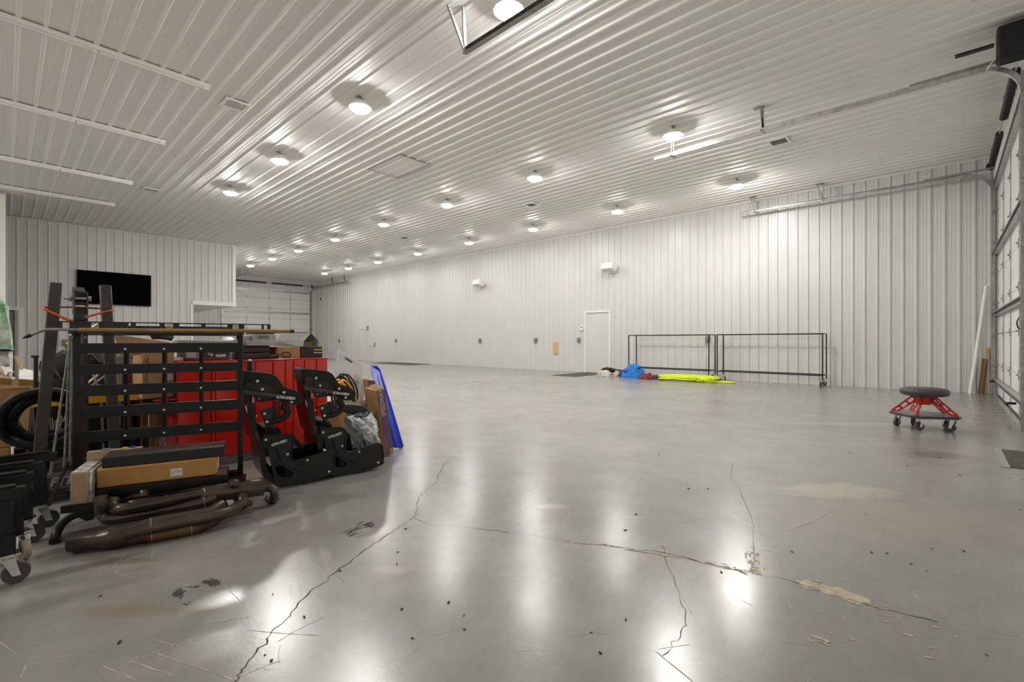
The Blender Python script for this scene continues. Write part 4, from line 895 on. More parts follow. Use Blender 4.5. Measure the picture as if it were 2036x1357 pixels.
for x, y, z, r in ((735, 788, .085, .0295), (742, 866, .034, .0312), (1097, 716, .085, .0292), (1108, 800, .034, .0308), (732, 737, .10, .0252)):
    p = PZ(*z6(x, y), z); q = PZ(*z6(x+10, y-2), z); MB().tube([p, q], r, 16).build('weld_bead', 'weld', t)
MB().tube(spline([PZ(108, 1078, .012), PZ(113, 1060, .03), PZ(125, 1040, .07), PZ(150, 1024, .10), PZ(190, 1014, .115), PZ(240, 1008, .12)], 8), .022, 12).prism([PZ(100, 1078, .002), PZ(118, 1072, .002), PZ(122, 1080, .002), PZ(104, 1084, .002)], (0, 0, .006)).build('bent_leg', 'rubber', bpy.data.objects['slatted_rack'])
# ------------------------------------------------------------------ red cabinet and what stands on it
RY, RX0, RX1, RZ = 4.60, 0.955, 2.22, 0.913
t = thing('red_cabinet', 'glossy red sheet-metal cabinet with folded vertical panels', 'cabinet', (1.56, 4.9, 0))
MB().box((RX0, RY+.012, .075), (RX1-.002, RY+.55, RZ-.012)).build('body', 'red', t)
MB().box((RX0-.004, RY-.006, RZ-.014), (RX1+.004, RY+.56, RZ)).build('top', 'red', t, bevel=.004)
xs = [RX0]+[PY(u, 800, RY).x for u in (420, 428, 508, 543, 567, 583, 605, 629)]+[RX1]
for a, b in zip(xs[:-1], xs[1:]):
    if b-a < .03: continue
    MB().box((a+.004, RY-.004 if (b-a) < .14 else RY+.001, .085), (b-.004, RY+.012, RZ-.02)).build('panel', 'red', t, bevel=.004)
MB().box((RX0+.02, RY+.03, 0), (RX1-.02, RY+.53, .075)).build('plinth', 'galvd', t)
p = PY(497, 738, RY-.1)
t = thing('grip_roll', 'dark grey foam roll standing upright behind the nearer seat headrest', 'roll', PY(497, 750, 3.75))
MB().lathe([(.012, -.082), (.022, -.074), (.0225, .06), (.018, .078), (.006, .08)], 18, PY(497, 740, 3.75), (0, 0, 1)).build('sleeve', 'foam', t); MB().lathe([(.010, 0), (.010, .012), (.004, .014)], 12, PY(497, 740, 3.75)+V(0, 0, .079), (0, 0, 1)).build('cap', 'white', t)
t = thing('tool_case', 'grey plastic power tool case on the red cabinet', 'case', (1.2, 4.8, RZ), .0)
x0, x1 = PY(402, 700, 4.68).x, PY(470, 700, 4.68).x; x00 = PY(368, 700, 4.68).x
MB().box((x00, 4.68, RZ+.001), (x1-.03, 4.98, RZ+.105)).build('body', 'grey', t, bevel=.018)
MB().box((x00-.03, 4.70, RZ+.107), (x1-.005, 4.98, RZ+.175)).build('lid', 'grey', t, bevel=.02)
MB().box((x00-.0, 4.662, RZ+.02), (x00+.075, 4.683, RZ+.075)).build('latch', 'sheetg', t, bevel=.008)
MB().box((x0-.01, 4.676, RZ+.02), (x1-.055, 4.681, RZ+.075)).build('name_plate', 'tvb', t, bevel=.002)
text('R2600', .030, 'letw', t, (PY(429, 707, 4.675).x, 4.6755, PY(429, 710, 4.675).z), (1, 0, 0), (0, 0, 1), bold=.0012)
MB().lathe([(.014, 0), (.014, .001)], 6, (PY(421, 706, 4.675).x, 4.6755, PY(421, 706, 4.675).z), (0, -1, 0)).lathe([(.009, 0), (.009, .001)], 12, (PY(415, 704, 4.675).x, 4.6755, PY(415, 704, 4.675).z), (0, -1, 0)).build('emblem', 'sheetg', t)
t = thing('foam_case', 'charcoal padded case on the red cabinet beside the grey tool case', 'case', (1.6, 4.8, RZ))
x0, x1 = PY(479, 700, 4.70).x, PY(538, 700, 4.70).x; zt5 = PY(510, 688, 4.70).z
MB().box((x0, 4.70, RZ+.001), (x1, 5.0, RZ+(zt5-RZ)*.45)).build('lower_half', 'foam', t, bevel=.012); MB().box((x0, 4.70, RZ+(zt5-RZ)*.47), (x1, 5.0, zt5)).build('upper_half', 'foam', t, bevel=.012)
def px_box(u0, u1, v0, v1, y, d): a, b = PY(u0, v1, y), PY(u1, v0, y); return MB().box((a.x, y, a.z), (b.x, y+d, b.z))
t = thing('folded_metal_trim', 'lower grey folded metal piece on the charcoal case', 'metal piece', (1.7, 4.8, zt5))
a, b = PY(490, 688, 4.69), PY(552, 680, 4.69); MB().box((a.x, 4.69, zt5+.001), (b.x, 4.98, zt5+.045)).build('tray', 'sheetg', t, bevel=.003)
MB().prism([PY(452, 678, 4.72)*1, PY(484, 672, 4.72), PY(497, 677, 4.72), PY(492, 684, 4.72), PY(470, 684, 4.72)], (0, .2, .02)).build('flap', 'sheetg', t)
zb5 = zt5+.046
t = thing('folded_metal_trim', 'upper grey folded metal piece with handwritten number', 'metal piece', (1.7, 4.8, zb5))
a, b = PY(503, 680, 4.70), PY(549, 666, 4.70); MB().box((a.x, 4.70, zb5), (b.x, 4.99, zb5+.062)).build('tray', 'sheetg', t, bevel=.003)
MB().box((a.x-.12, 4.74, zb5), (a.x-.001, 4.98, zb5+.045)).build('wing', 'sheetg', t, bevel=.003)
text('30992', .042, 'letk', t, (PY(511, 676, 4.70).x, 4.699, zb5+.020), (1, 0, 0), (0, 0, 1), shear=.15)
MB().box((a.x+.02, 4.72, zb5+.063), (b.x-.005, 4.95, zb5+.078)).build('strap', 'rubber', t, bevel=.005)
t = thing('flat_carton', 'brown carton with a black printed front on the cabinet\'s right end', 'carton', (2.0, 4.8, RZ))
xa, xm, xb = PY(553, 700, 4.66).x, PY(598, 700, 4.66).x, PY(641, 700, 4.66).x; z1 = PY(600, 690, 4.66).z
MB().box((xm, 4.66, RZ+.001), (xb, 4.92, z1)).build('black_box', 'carbon', t, bevel=.003, label='black printed part'); MB().box((xa, 4.665, RZ+.001), (xm-.004, 4.92, z1)).build('brown_box', 'card', t, bevel=.003)
text('DUGATTO', .0175, 'lety', t, (PY(624, 694, 4.66).x, 4.6585, PY(624, 697, 4.66).z), (1, 0, 0), (0, 0, 1), bold=.0012); MB().box((PY(624, 700, 4.66).x, 4.6585, PY(624, 702.5, 4.66).z), (PY(640, 700, 4.66).x, 4.66, PY(624, 701, 4.66).z)).build('print_line', 'letw', t)
t = thing('ridge_cap', 'grey bent sheet-metal ridge cap on top of the brown and black carton', 'metal piece', (2.0, 4.8, z1))
g = lambda u, v: PY(u, v, 4.70)
q0, q1 = g(563, 690), g(606, 690); zr = g(606, 663).z; zs_ = g(606, 679).z
prof = [V(g(601, 690).x, 0, z1+.002), V(g(603, 679).x, 0, zs_), V(g(617, 664).x, 0, zr), V(g(631, 676).x, 0, zs_+.01), V(g(632, 689).x, 0, z1+.002)]
m = MB(); d = V(-.16, .30, 0)
for a, b in zip(prof[:-1], prof[1:]):
    a, b = a+V(0, 4.68, 0), b+V(0, 4.68, 0); n_ = (b-a).cross(d).normalized()*.004; m.prism([a, b, b+d, a+d], n_)
m.build('folded_sheet', 'sheetg', t, smooth=0)
MB().box((prof[0].x+.02, 4.75, z1+.002), (prof[-1].x-.02, 4.92, z1+.05)).build('inner_pad', 'cardt', t)
t = tag(MB().tube(spline([PY(u, v, 4.64) for u, v in ((560, 706), (563, 702), (571, 701), (578, 705), (576, 709), (567, 710), (561, 708))], 6, True), .006, 6, True).build('cable_loop', 'rubber'), 'small loop of black cable in front of the brown carton', 'cable')
t = tag(MB().tube(spline([V(1.80, 4.74, RZ+.05), V(1.77, 4.68, RZ+.035), V(1.72, 4.66, RZ+.02), V(1.68, 4.66, RZ+.02)], 6), .018, 8).build('black_wrench', 'rubber'), 'black tool handle lying between case and carton on the red cabinet', 'tool')

# ------------------------------------------------------------------ racing seats
def s1(x, y): return (470+x*.10314, 720+y*.10314)
def s2(x, y): return (470+x*.10314, 840+y*.10314)
set_axes(math.cos(math.radians(9.6)), -math.sin(math.radians(9.6)))   # the seats are turned about ten degrees
SY, SW = 0.0, 0.38                                             # near side of the seat; its width
SN = V(1.35, 3.60, 0).dot(RN)-RO.dot(RN)
def racing_seat(lab):
    o = PR(600, 955, SN); t = thing('racing_seat', lab, 'seat', V(o.x, o.y, 0), RANG, 'black racing seats')
    A = lambda pts, y=SY: [PR(*s1(*p), SN)+RN*y for p in pts]
    B = lambda pts, y=SY: [PR(*s2(*p), SN)+RN*y for p in pts]
    # lower side panels
    outer = [(520,238),(640,246),(900,236),(1000,244),(1065,290),(1095,360),(1088,430),(1042,640),(1060,710),(1110,742),(1200,730),(1450,650),(1700,568),(1790,552),(1850,580),(1885,640),(1898,910),(1870,980),(1620,1072),(1260,1192),(1050,1250),(880,1266),(790,1240),(745,1190),(690,900),(600,520),(495,412)]
    hole = [(738,880),(760,850),(840,835),(960,880),(1085,965),(1090,1010),(1040,1060),(940,1068),(850,1055),(790,1010)]
    for y, nm in ((SY, 'side_panel'), (SY+SW, 'side_panel')):
        sp = MB().prism(B(outer, y), RN*(.014), [B(hole, y)]).build(nm, 'carbon', t, smooth=30, bevel=.003)
    sp = [c for c in t.children if c.name.startswith('side_panel')][0]
    edge = B(outer[:20], SY-.002); MB().tube(spline(edge, 4), .0065, 6).build('edge_trim', 'rubber', sp)
    br = [(600,418),(985,310),(995,330),(990,430),(885,485),(962,725),(1310,880),(1388,932),(1335,1022),(880,795),(770,510),(605,525)]
    MB().prism(B(br, SY-.012), RN*(.012)).build('side_brace', 'carbon', t, bevel=.003)
    MB().prism(B([(1300,880),(1392,932),(1338,1024),(1250,970)], SY-.016), RN*(.015)).build('brace_end', 'rubber', t, bevel=.002)
    text('ULTRA-SHIELD', .026, 'letw', t, B([(672,462)], SY-.0126)[0], B([(950,372)])[0]-B([(672,462)])[0], (0, 0, 1), shear=.25, bold=.0012, sx=.62)
    MB().prism(B([(1460,905),(1585,870),(1590,885),(1470,918)], SY-.002), RN*(.002)).build('seam', 'blackm', t)
    for x, y in ((988,618),(1368,733),(1790,953),(566,340)):
        MB().lathe([(.0095, 0), (.008, .004), (.003, .006)], 12, B([(x, y)], SY-(.0))[0], RN*(-1)).build('bolt', 'letw', t)
    # shell back and seat pan across the width
    back = A([(200,800),(230,1080),(300,1357)])+B([(345,370),(430,430),(480,900),(540,1080),(745,1200),(880,1266),(1050,1250)])
    inner = B([(1050,1190),(900,1200),(790,1150),(640,1010),(580,880),(560,420),(480,330)])+A([(420,1330),(380,1080),(350,800)])
    MB().prism([p+RN*.014 for p in back+inner], RN*(SW-.014)).build('shell', 'blackm', t, smooth=40)
    MB().prism(B([(1050,1240),(1880,950),(1880,900),(1050,1180)], SY+.014), RN*(SW-.014)).build('seat_pan', 'blackm', t)
    MB().prism(B([(900,1180),(1000,760),(1110,720),(1250,980),(1880,760),(1890,900),(1050,1185)], SY+.03), RN*(SW-.06)).build('cushion', 'blackf', t, bevel=.02)
    MB().prism(B([(1175,360),(1215,315),(1440,560),(1445,600),(1390,640)], SY+SW*.55), RN*(.10)).build('leg_bolster', 'dgrey', t, bevel=.008)
    # torso wrap behind the panel
    MB().prism(B([(540,140),(720,110),(800,150),(870,240),(560,240)], SY+.10), RN*(.25)).build('back_pad', 'blackf', t, bevel=.02)
    # head restraint: padded side wings joined by the back
    wing = [(120,175),(330,192),(560,215),(690,238),(780,300),(850,400),(905,480),(960,512),(1100,540),(1200,585),(1262,650),(1280,720),(1262,780),(1180,825),(1080,830),(980,815),(860,772),(700,745),(640,700),(880,640),(850,600),(760,500),(690,440),(600,415),(410,405),(300,380),(120,360)]
    for y in (SY-.01, SY+.20):
        MB().prism(A(wing, y), RN*(.05)).build('head_wing', 'blackf', t, smooth=50, bevel=.014)
    MB().prism(A([(150,385),(420,400),(600,412),(700,440),(780,510),(870,612),(880,640),(500,600),(150,590)], SY+.004), RN*(.012)).build('wing_insert', 'dgrey', t)
    MB().prism(A([(345,395),(480,405),(480,600),(345,590)], SY+.0), RN*(.012)).build('wing_strap', 'carbon', t)
    MB().prism(A([(60,172),(170,178),(200,400),(205,520),(110,500),(75,360)], SY), RN*(.23)).build('head_pad', 'blackf', t, bevel=.02)
    MB().prism(A([(930,600),(1060,590),(1150,640),(1180,700),(1150,740),(1130,690),(930,660)], SY-.004), RN*(.02)).build('wing_core', 'rubber', t)
    bar = [(120,540),(500,600),(1130,672),(1132,738),(500,655),(120,612)]
    MB().prism(A(bar, SY-.030), RN*(.022)).build('head_bar', 'hoist', t, bevel=.003)
    text('ULTRA-SHIELD', .024, 'letw', t, A([(745,690)], SY-.0306)[0], A([(1070,718)])[0]-A([(745,690)])[0], (0, 0, 1), shear=.25, bold=.0012, sx=.82)
    for x, y, dy in ((398,372,.012),(908,588,.014),(1054,770,.014),(435,708,.0),(500,530,.0)):
        MB().lathe([(.0105, 0), (.009, .004), (.003, .007)], 12, A([(x, y)], SY-dy)[0], RN*(-1)).build('bolt', 'letw', t)
    MB().prism(A([(330,640),(560,670),(720,740),(560,760),(460,790),(400,760)], SY-.006), RN*(.03)).build('bar_bracket', 'blackm', t, bevel=.003)
    for pts in (((735,740),(755,870),(775,930),(745,1090)), ((790,735),(825,880),(835,930),(805,1060))):
        MB().tube(spline(A(pts, SY-.022), 5), .0075, 8).build('strut', 'rubber', t)
    MB().prism(A([(700,715),(815,722),(815,760),(710,755)], SY-.034), RN*(.03)).build('strut_clamp', 'hoist', t, bevel=.003)
    MB().prism(A([(150,480),(300,520),(340,700),(350,960),(250,960),(200,800)], SY+.06), RN*.20).build('spine', 'blackm', t, bevel=.006)
    # shoulder support
    MB().prism(A([(438,938),(735,860),(770,1080),(900,1060),(640,1250),(565,1268),(515,1080)], SY-.004), RN*(.014)).build('shoulder_plate', 'carbon', t, bevel=.003)
    MB().prism(A([(520,1060),(740,950),(770,1090),(600,1115)], SY-.006), RN*(.003)).build('shoulder_insert', 'dgrey', t)
    pad = spline(A([(560,1160),(700,1150),(850,1100),(960,1020),(985,940),(940,875),(870,850)], SY-.004), 6)
    MB().tube(pad, .023, 12, rf=lambda i: .015+.010*min(1, i/10)).build('shoulder_pad', 'blackf', t)
    for x, y in ((540,997),(577,1148)): MB().lathe([(.0105, 0), (.009, .004), (.003, .007)], 12, A([(x, y)], SY-(.006 if y < 1100 else .024))[0], RN*(-1)).build('bolt', 'letw', t)
    MB().tube(spline(A([(330,700),(335,900),(345,1060),(420,1040)], SY+.02), 4), .005, 6).tube(spline(A([(190,850),(215,950),(260,1030),(330,1080)], SY+.02), 4), .006, 6).build('harness_wire', 'chrome', t)
    m = MB()
    for k in range(6): c0, c1 = B([(372+9*k, 215+27*k)], SY+.010)[0], B([(398+7*k, 215+27*k)], SY+.010)[0]; m.bar(c0, c1, .002, .0035)
    m.build('print_label', 'letr', t)
    return t
seat1 = racing_seat('black racing seat nearer the slatted rack, with empty cushion')
seat2 = copy_tree(seat1); seat2['label'] = 'black racing seat holding a crumpled grey plastic bag'
seat2.location += RE*((PR(627.8, 754.6, SN+.03)-PR(511.3, 758.2, SN)).dot(RE))+RN*.03
S2 = seat2.location-seat1.location
set_axes(0.949, -0.316)
# plastic bag and black cloth on the second seat
from mathutils import noise as _ns
def crumple(name, m, corners, parent, amp, seed, nu=34, nv=34, solid=.0025, bulge=.06):
    c00, c10, c11, c01 = corners
    def fn(a, b):
        p = c00.lerp(c10, a).lerp(c01.lerp(c11, a), b); q = V(a*3, b*3, seed)
        w = abs(_ns.noise(q*1.3))*1.2+abs(_ns.noise(q*2.9))*.6+abs(_ns.noise(q*6))*.3
        return p+V(0, -bulge*math.sin(PI*a)*math.sin(PI*b), 0)+V(_ns.noise(q+V(5, 0, 0))*.9, -1.6*w, _ns.noise(q+V(0, 7, 0))*.9)*amp
    return MB().grid(fn, nu, nv).build(name, m, parent, smooth=80, solid=solid)
t = thing('plastic_bag', 'crumpled translucent grey plastic bag slumped on the farther racing seat', 'bag', PY(720, 860, 3.66))
crumple('upper_fold', 'bag', [PY(688, 829, 3.66), PY(737, 818, 3.74), PY(751, 856, 3.72), PY(714, 866, 3.62)], t, .022, 2, 44, 44, bulge=.08)
crumple('hanging_fold', 'bag', [PY(708, 836, 3.62), PY(746, 836, 3.66), PY(753, 886, 3.64), PY(727, 892, 3.58)], t, .026, 8, 44, 44, bulge=.06)
crumple('inner_fold', 'bag', [PY(682, 832, 3.74), PY(716, 838, 3.72), PY(722, 888, 3.70), PY(700, 892, 3.74)], t, .02, 15, 36, 36, bulge=.04)
t = thing('black_cloth', 'folded black padded cloth lying over the farther seat and bag', 'cloth', PY(710, 815, 3.75))
MB().prism([PY(u, v, 3.70) for u, v in ((676, 816), (690, 804), (722, 806), (738, 818), (737, 823), (715, 826), (690, 822))], (0, .24, .02)).build('fold', 'carbon', t, bevel=.010)
crumple('hem', 'carbon', [PY(688, 822, 3.68), PY(737, 820, 3.70), PY(716, 840, 3.72), PY(700, 836, 3.70)], t, .02, 4, 16, 12)

# ------------------------------------------------------------------ beside the seats: bin, carton, cables, board
t = thing('plastic_bin', 'clear plastic storage bin with its lid standing on end', 'bin', PY(700, 790, 4.35))
yb = 4.30
q = lambda u, v, dy=0: PY(u, v, yb)+V(0, dy, 0)
lid = [q(671, 702), q(678, 700), q(720, 724), q(724, 730), q(713, 806), q(662, 800)]
MB().prism(lid, (0, .012, 0)).build('lid', 'clear', t)
MB().tube([*spline([q(666, 770), q(672, 702), q(679, 701), q(718, 724), q(722, 732), q(711, 806)], 3)], .008, 6).build('lid_rim', 'clear', t)
m = MB(); 
side = [q(722, 726, .02), q(737, 728, .02), q(739, 736, .02), q(727, 806, .02), q(712, 806, .02)]; m.prism(side, (0, .30, 0)); m.build('body', 'clear', t)
MB().tube([q(722, 727, .01), q(738, 729, .01), q(739, 737, .01), q(727, 806, .01)], .007, 6).build('body_rim', 'clear', t)
MB().prism([q(686, 711, -.004), q(701, 720, -.004), q(698, 721.5, -.004), q(685, 712.5, -.004)], (0, .01, 0)).build('lid_label', 'navy', t); MB().prism([q(690, 709, -.005), q(703, 716, -.005), q(700, 719.5, -.005), q(692, 714, -.005)], (0, .008, 0)).build('lid_sticker', 'paper', t)
MB().prism([q(714, 745, .05), q(722, 752, .05), q(718, 800, .05), q(710, 800, .05)], (0, .06, 0)).build('inner_sheet', 'galvd', t); MB().prism([q(727, 755, .05), q(734, 752, .05), q(727, 803, .05), q(720, 803, .05)], (0, .06, 0)).build('inner_sheet', 'sheetg', t)
MB().lathe([(.028, 0), (.028, .02)], 14, q(709, 762, .03), (0, -1, 0)).build('red_spool', 'redrag', t)
t = thing('open_carton', 'open brown carton holding the bin and cables behind the seats', 'carton', PY(720, 850, 4.3))
cx0, cx1 = PY(692, 850, 4.10).x, PY(752, 850, 4.10).x; ctop = PY(725, 803, 4.10).z
MB().box((cx0, 4.10, 0), (cx1, 4.112, ctop)).build('front_side', 'cardo', t); MB().box((cx0, 4.52, 0), (cx1, 4.532, ctop)).build('back_side', 'card', t)
MB().box((cx0, 4.112, 0), (cx0+.012, 4.52, ctop)).build('left_side', 'card', t); MB().box((cx1-.012, 4.112, 0), (cx1, 4.52, ctop)).build('right_side', 'card', t); MB().box((cx0+.012, 4.112, 0), (cx1-.012, 4.52, .01)).build('bottom', 'card', t)
for k, (m_, lab, r0, cx_, cz_, n0, y0) in enumerate((('yellow', 'coil of yellow cable hanging behind the farther headrest', .10, 684, 784, 4, 4.02), ('rubber', 'coil of black cable hanging behind the farther headrest', .115, 687, 778, 7, 4.18))):
    t = thing('cable_coil', lab, 'cable', PY(cx_, cz_, y0)); rr_ = random.Random(k+3)
    for j in range(n0):
        c = PY(cx_, cz_, y0+.012*j)+V(rr_.uniform(-.03, .03), 0, rr_.uniform(-.025, .025)); r = r0*rr_.uniform(.75, 1.12); sq = rr_.uniform(.55, .8); ti = rr_.uniform(.3, .7)
        MB().tube([c+V(r*math.cos(a)*sq+ti*r*math.sin(a)*-.6, .02*math.sin(2*a), r*math.sin(a)*1.2) for a in [2*PI*i/40 for i in range(40)]], .0085, 8, True).build('loop', m_, t)
# leaning purple parts carton
t = thing('leaning_carton', 'tall narrow purple printed carton leaning beside the seats', 'carton', PY(772, 905, 3.82))
yp = 3.82
lo = [PY(747, 778, yp), PY(765, 774, yp), PY(783, 902, yp), PY(765, 908, yp)]
for p in lo[2:]: p.z = max(p.z, 0.002)
MB().prism(lo, (-.02, .16, .02)).build('box', 'card', t, bevel=.003)
fc_ = [p+V(0, -.002, 0) for p in (lo[0].lerp(lo[1], .14), lo[1], lo[2], lo[3].lerp(lo[2], .10))]
MB().prism(fc_, (0, .0015, 0)).build('printed_face', 'purple', t)
up_ = lo[0]-lo[3]; wd = lo[1]-lo[0]; u1 = up_.normalized()
text('SPEEDWAY', .062, 'tan', t, lo[3]+up_*.60+wd*.70+V(0, -.004, 0), u1, -wd, bold=.002, sx=.80)
text('SPEEDWAY', .022, 'tan', t, lo[3]+up_*.10+wd*.34+V(0, -.004, 0), u1, -wd)
MB().bar(lo[3]+up_*.76+wd*.22+V(0, -.004, 0), lo[3]+up_*.77+wd*.36+V(0, -.004, 0), .002, .004).bar(lo[3]+up_*.77+wd*.74+V(0, -.004, 0), lo[3]+up_*.80+wd*.98+V(0, -.004, 0), .002, .004).build('print_line', 'tan', t)
MB().prism([lo[3]+wd*.58+V(0, -.004, .001), lo[2]+V(0, -.004, .001), lo[2]+up_*.10+V(0, -.004, 0), lo[3]+wd*.58+up_*.10+V(0, -.004, 0)], (0, .001, 0)).build('packing_tape', 'cardt', t)
MB().prism([lo[0]+up_*.0+V(0, 0, .002), lo[1]+V(0, 0, .002), lo[1]+V(-.05, .05, .05), lo[0]+V(-.04, .05, .05)], (0, .003, 0)).build('torn_flap', 'cardt', t)
t = thing('leaning_carton', 'second brown and purple carton standing behind the purple one', 'carton', PY(745, 860, 4.0))
lo = [PY(730, 755, 4.0), PY(746, 757, 4.0), PY(770, 895, 4.0), PY(748, 900, 4.0)]
for p in lo[2:]: p.z = max(p.z, 0.002)
MB().prism(lo, (0, .08, .0)).build('box', 'card', t, bevel=.003)
MB().prism([lo[0]+V(.01, -.002, -.01), lo[1]+V(-.005, -.002, -.005), lo[1].lerp(lo[2], .15)+V(-.01, -.002, 0), lo[0].lerp(lo[3], .15)+V(.01, -.002, 0)], (0, .0015, 0)).build('printed_face', 'purple', t)
t = thing('blue_panel', 'bright blue plastic panel leaning at the right end of the pile', 'panel', PY(790, 893, 4.0))
d_ = V(.0, .0, 0)
o4 = [PY(736, 727, 4.60), PY(747, 728, 4.60), PY(756, 738, 4.60), PY(801, 888, 4.02), PY(797, 894, 4.02), PY(772, 890, 4.04)]
for p in o4: p.z = max(p.z, .003)
MB().prism(o4, (.012, .03, 0)).build('sheet', 'blue', t, bevel=.004)
MB().tube([o4[1], o4[2], o4[3], o4[4]], .011, 8).build('rim', 'blue', t); MB().tube([PY(750, 745, 4.56), PY(788, 889, 4.02)], .006, 6).build('rib', 'blue', t)

# ------------------------------------------------------------------ clutter seen behind and left of the rack
t = thing('work_bench', 'narrow black stand with a red rim and brown post behind the rack', 'stand', (0.9, 4.75, 0))
zt6 = PY(330, 793, 4.62).z
MB().box((.80, 4.64, zt6-.045), (.948, 5.15, zt6)).build('top', 'rubber', t); MB().box((.80, 4.625, zt6-.02), (.948, 4.64, zt6-.004)).build('rim', 'red', t)
x = PY(305, 850, 4.66).x; MB().box((x-.02, 4.66, 0), (x+.035, 4.72, zt6-.045)).build('post', 'wood', t)
for x in (.80, .90): MB().box((x, 5.08, 0), (x+.045, 5.13, zt6-.045)).build('post', 'wood', t)
t = thing('brown_carton', 'large brown carton with a diagonal open flap behind the rack', 'carton', (.8, 4.8, zt6))
xa, xb = PY(283, 740, 4.68).x, PY(357, 740, 4.68).x
MB().box((xa, 4.68, zt6+.002), (.95, 5.1, PY(320, 686, 4.68).z)).build('box', 'card', t, bevel=.004)
MB().prism([PY(227, 668, 4.74), PY(240, 667, 4.74), PY(338, 681, 4.74), PY(338, 700, 4.74), PY(240, 710, 4.74)], (0, .006, 0)).build('flap', 'card', t); MB().box((PY(330, 730, 4.676).x, 4.677, PY(330, 757, 4.676).z), (PY(345, 730, 4.676).x, 4.68, PY(330, 744, 4.676).z)).build('label_sticker', 'paper', t); MB().box((PY(296, 720, 4.66).x, 4.655, PY(296, 765, 4.66).z), (PY(301, 720, 4.66).x, 4.679, PY(296, 710, 4.66).z)).build('edge_post', 'cardt', t)
zc_ = PY(320, 686, 4.68).z
t = thing('rubber_bag', 'black rolled rubber pouch on top of the large brown carton', 'bag', (.8, 4.85, zc_))
MB().tube(spline([PY(u, v, 4.80)+V(0, 0, .012) for u, v in ((300, 673), (312, 670), (330, 671), (344, 674))], 5), .034, 12, rf=lambda i: .024+.012*math.sin(PI*min(1, i/15))).build('roll', 'rubber', t); MB().tube([PY(318, 669, 4.78), PY(342, 674, 4.78)], .02, 10).build('flap', 'foam', t)
t = thing('white_tray', 'small white plastic tray on the red cabinet beside the carton', 'tray', (1.0, 4.7, RZ))
MB().box((PY(341, 709, 4.70).x, 4.70, RZ+.002), (PY(365, 703, 4.70).x, 4.85, RZ+.03)).build('tray', 'paper', t, bevel=.003)
t = thing('sawhorse', 'yellow steel trestle with black legs behind the hoist', 'trestle', (.4, 4.85, 0))
a, b = PY(38, 800, 4.85), PY(284, 791, 4.85); zy = (a.z+b.z)/2
MB().bar((a.x, 4.86, zy), (b.x, 4.86, zy), .06, .062).build('beam', 'yellow', t, bevel=.004)
for x in (a.x+.08, b.x-.08):
    for k in (-1, 1): MB().bar((x, 4.86+.02*k, zy-.03), (x-.04*k, 4.86+.10*k, .0), .035, .035).build('leg', 'blackm', t)
MB().bar((a.x+.10, 4.80, .30), (b.x-.1, 4.80, .30), .02, .02).build('stretcher', 'blackm', t)
t = thing('steel_rods', 'thin grey steel rods leaning beside the left post of the rack', 'rods', PR(135, 800, .10))
for u0, v0, u1, v1 in ((141, 668, 100, 943), (139, 668, 128, 930), (143, 672, 138, 925)): MB().cyl(PR(u0, v0, .07), PR(u1, v1, .11), .006, 8).build('rod', 'galvd', t)
t = thing('black_backpack', 'black padded bag slumped behind the left hoist leg', 'bag', PY(125, 740, 5.85))
def blobby(c, r, m, parent, name, seed): 
    def fn(a, b):
        th = 2*PI*a; ph = PI*(b-.5); d = V(math.cos(th)*math.cos(ph), math.sin(th)*math.cos(ph), math.sin(ph)); k = 1+.25*_ns.noise(d*2+V(seed, 0, 0))+.1*_ns.noise(d*6+V(0, seed, 0)); return c+V(d.x*r[0], d.y*r[1], d.z*r[2])*k
    return MB().grid(fn, 24, 14).build(name, m, parent, smooth=60)
blobby(PY(125, 735, 5.9), (.15, .14, .16), 'blackf', t, 'body', 1); blobby(PY(116, 768, 5.86), (.15, .12, .10), 'carbon', t, 'pocket', 2); MB().tube(spline([PY(108, 735, 5.75), PY(118, 750, 5.72), PY(128, 765, 5.72), PY(138, 760, 5.74)], 6), .008, 8).build('strap', 'rubber', t)
MB().lathe([(.14, 0), (.15, .02), (.15, .50), (.13, .52)], 18, V(PY(122, 780, 5.9).x, 5.9, 0), (0, 0, 1)).build('lower_bag', 'blackf', t)
t = thing('grey_duffel', 'grey and black strapped bag behind the right hoist leg', 'bag', PY(245, 720, 5.45))
blobby(PY(195, 715, 5.45), (.18, .14, .11), 'dgrey', t, 'body', 5); blobby(PY(248, 718, 5.45), (.16, .14, .09), 'grey', t, 'pocket', 7); blobby(PY(276, 716, 5.37), (.07, .08, .10), 'rubber', t, 'clip', 9)
MB().tube(spline([PY(172, 722, 5.30), PY(180, 705, 5.28), PY(200, 722, 5.28), PY(230, 712, 5.30)], 6), .01, 8).build('strap', 'rubber', t)
x_ = PY(220, 780, 5.45); MB().box((PY(165, 780, 5.45).x, 5.30, 0), (PY(285, 780, 5.45).x, 5.65, PY(220, 742, 5.45).z)).build('box_base', 'rubber', t)
t = thing('folded_chair', 'folded steel-framed chair with dark red slats behind the rack', 'chair', PY(225, 760, 5.12))
for u0, v0, u1, v1 in ((168, 768, 205, 738), (182, 768, 222, 738), (185, 742, 195, 775), (232, 745, 240, 775)): MB().cyl(PY(u0, v0, 5.13), PY(u1, v1, 5.13), .010, 8).build('frame_tube', 'galv', t)
for k in range(3): MB().prism([PY(246, 745+8*k, 5.12), PY(268, 745+8*k, 5.12), PY(266, 750+8*k, 5.12), PY(245, 750+8*k, 5.12)], (0, .012, 0)).build('slat', 'redrag', t)
MB().bar(PY(240, 744, 5.12), PY(234, 900, 5.12), .02, .02).build('leg', 'galvd', t); MB().bar(PY(200, 765, 5.14), PY(206, 905, 5.14), .015, .015).build('leg', 'galvd', t)
t = thing('wrapped_bundle', 'dark bundle in clear shrink-wrap under the bench behind the rack', 'bundle', PY(320, 880, 4.85))
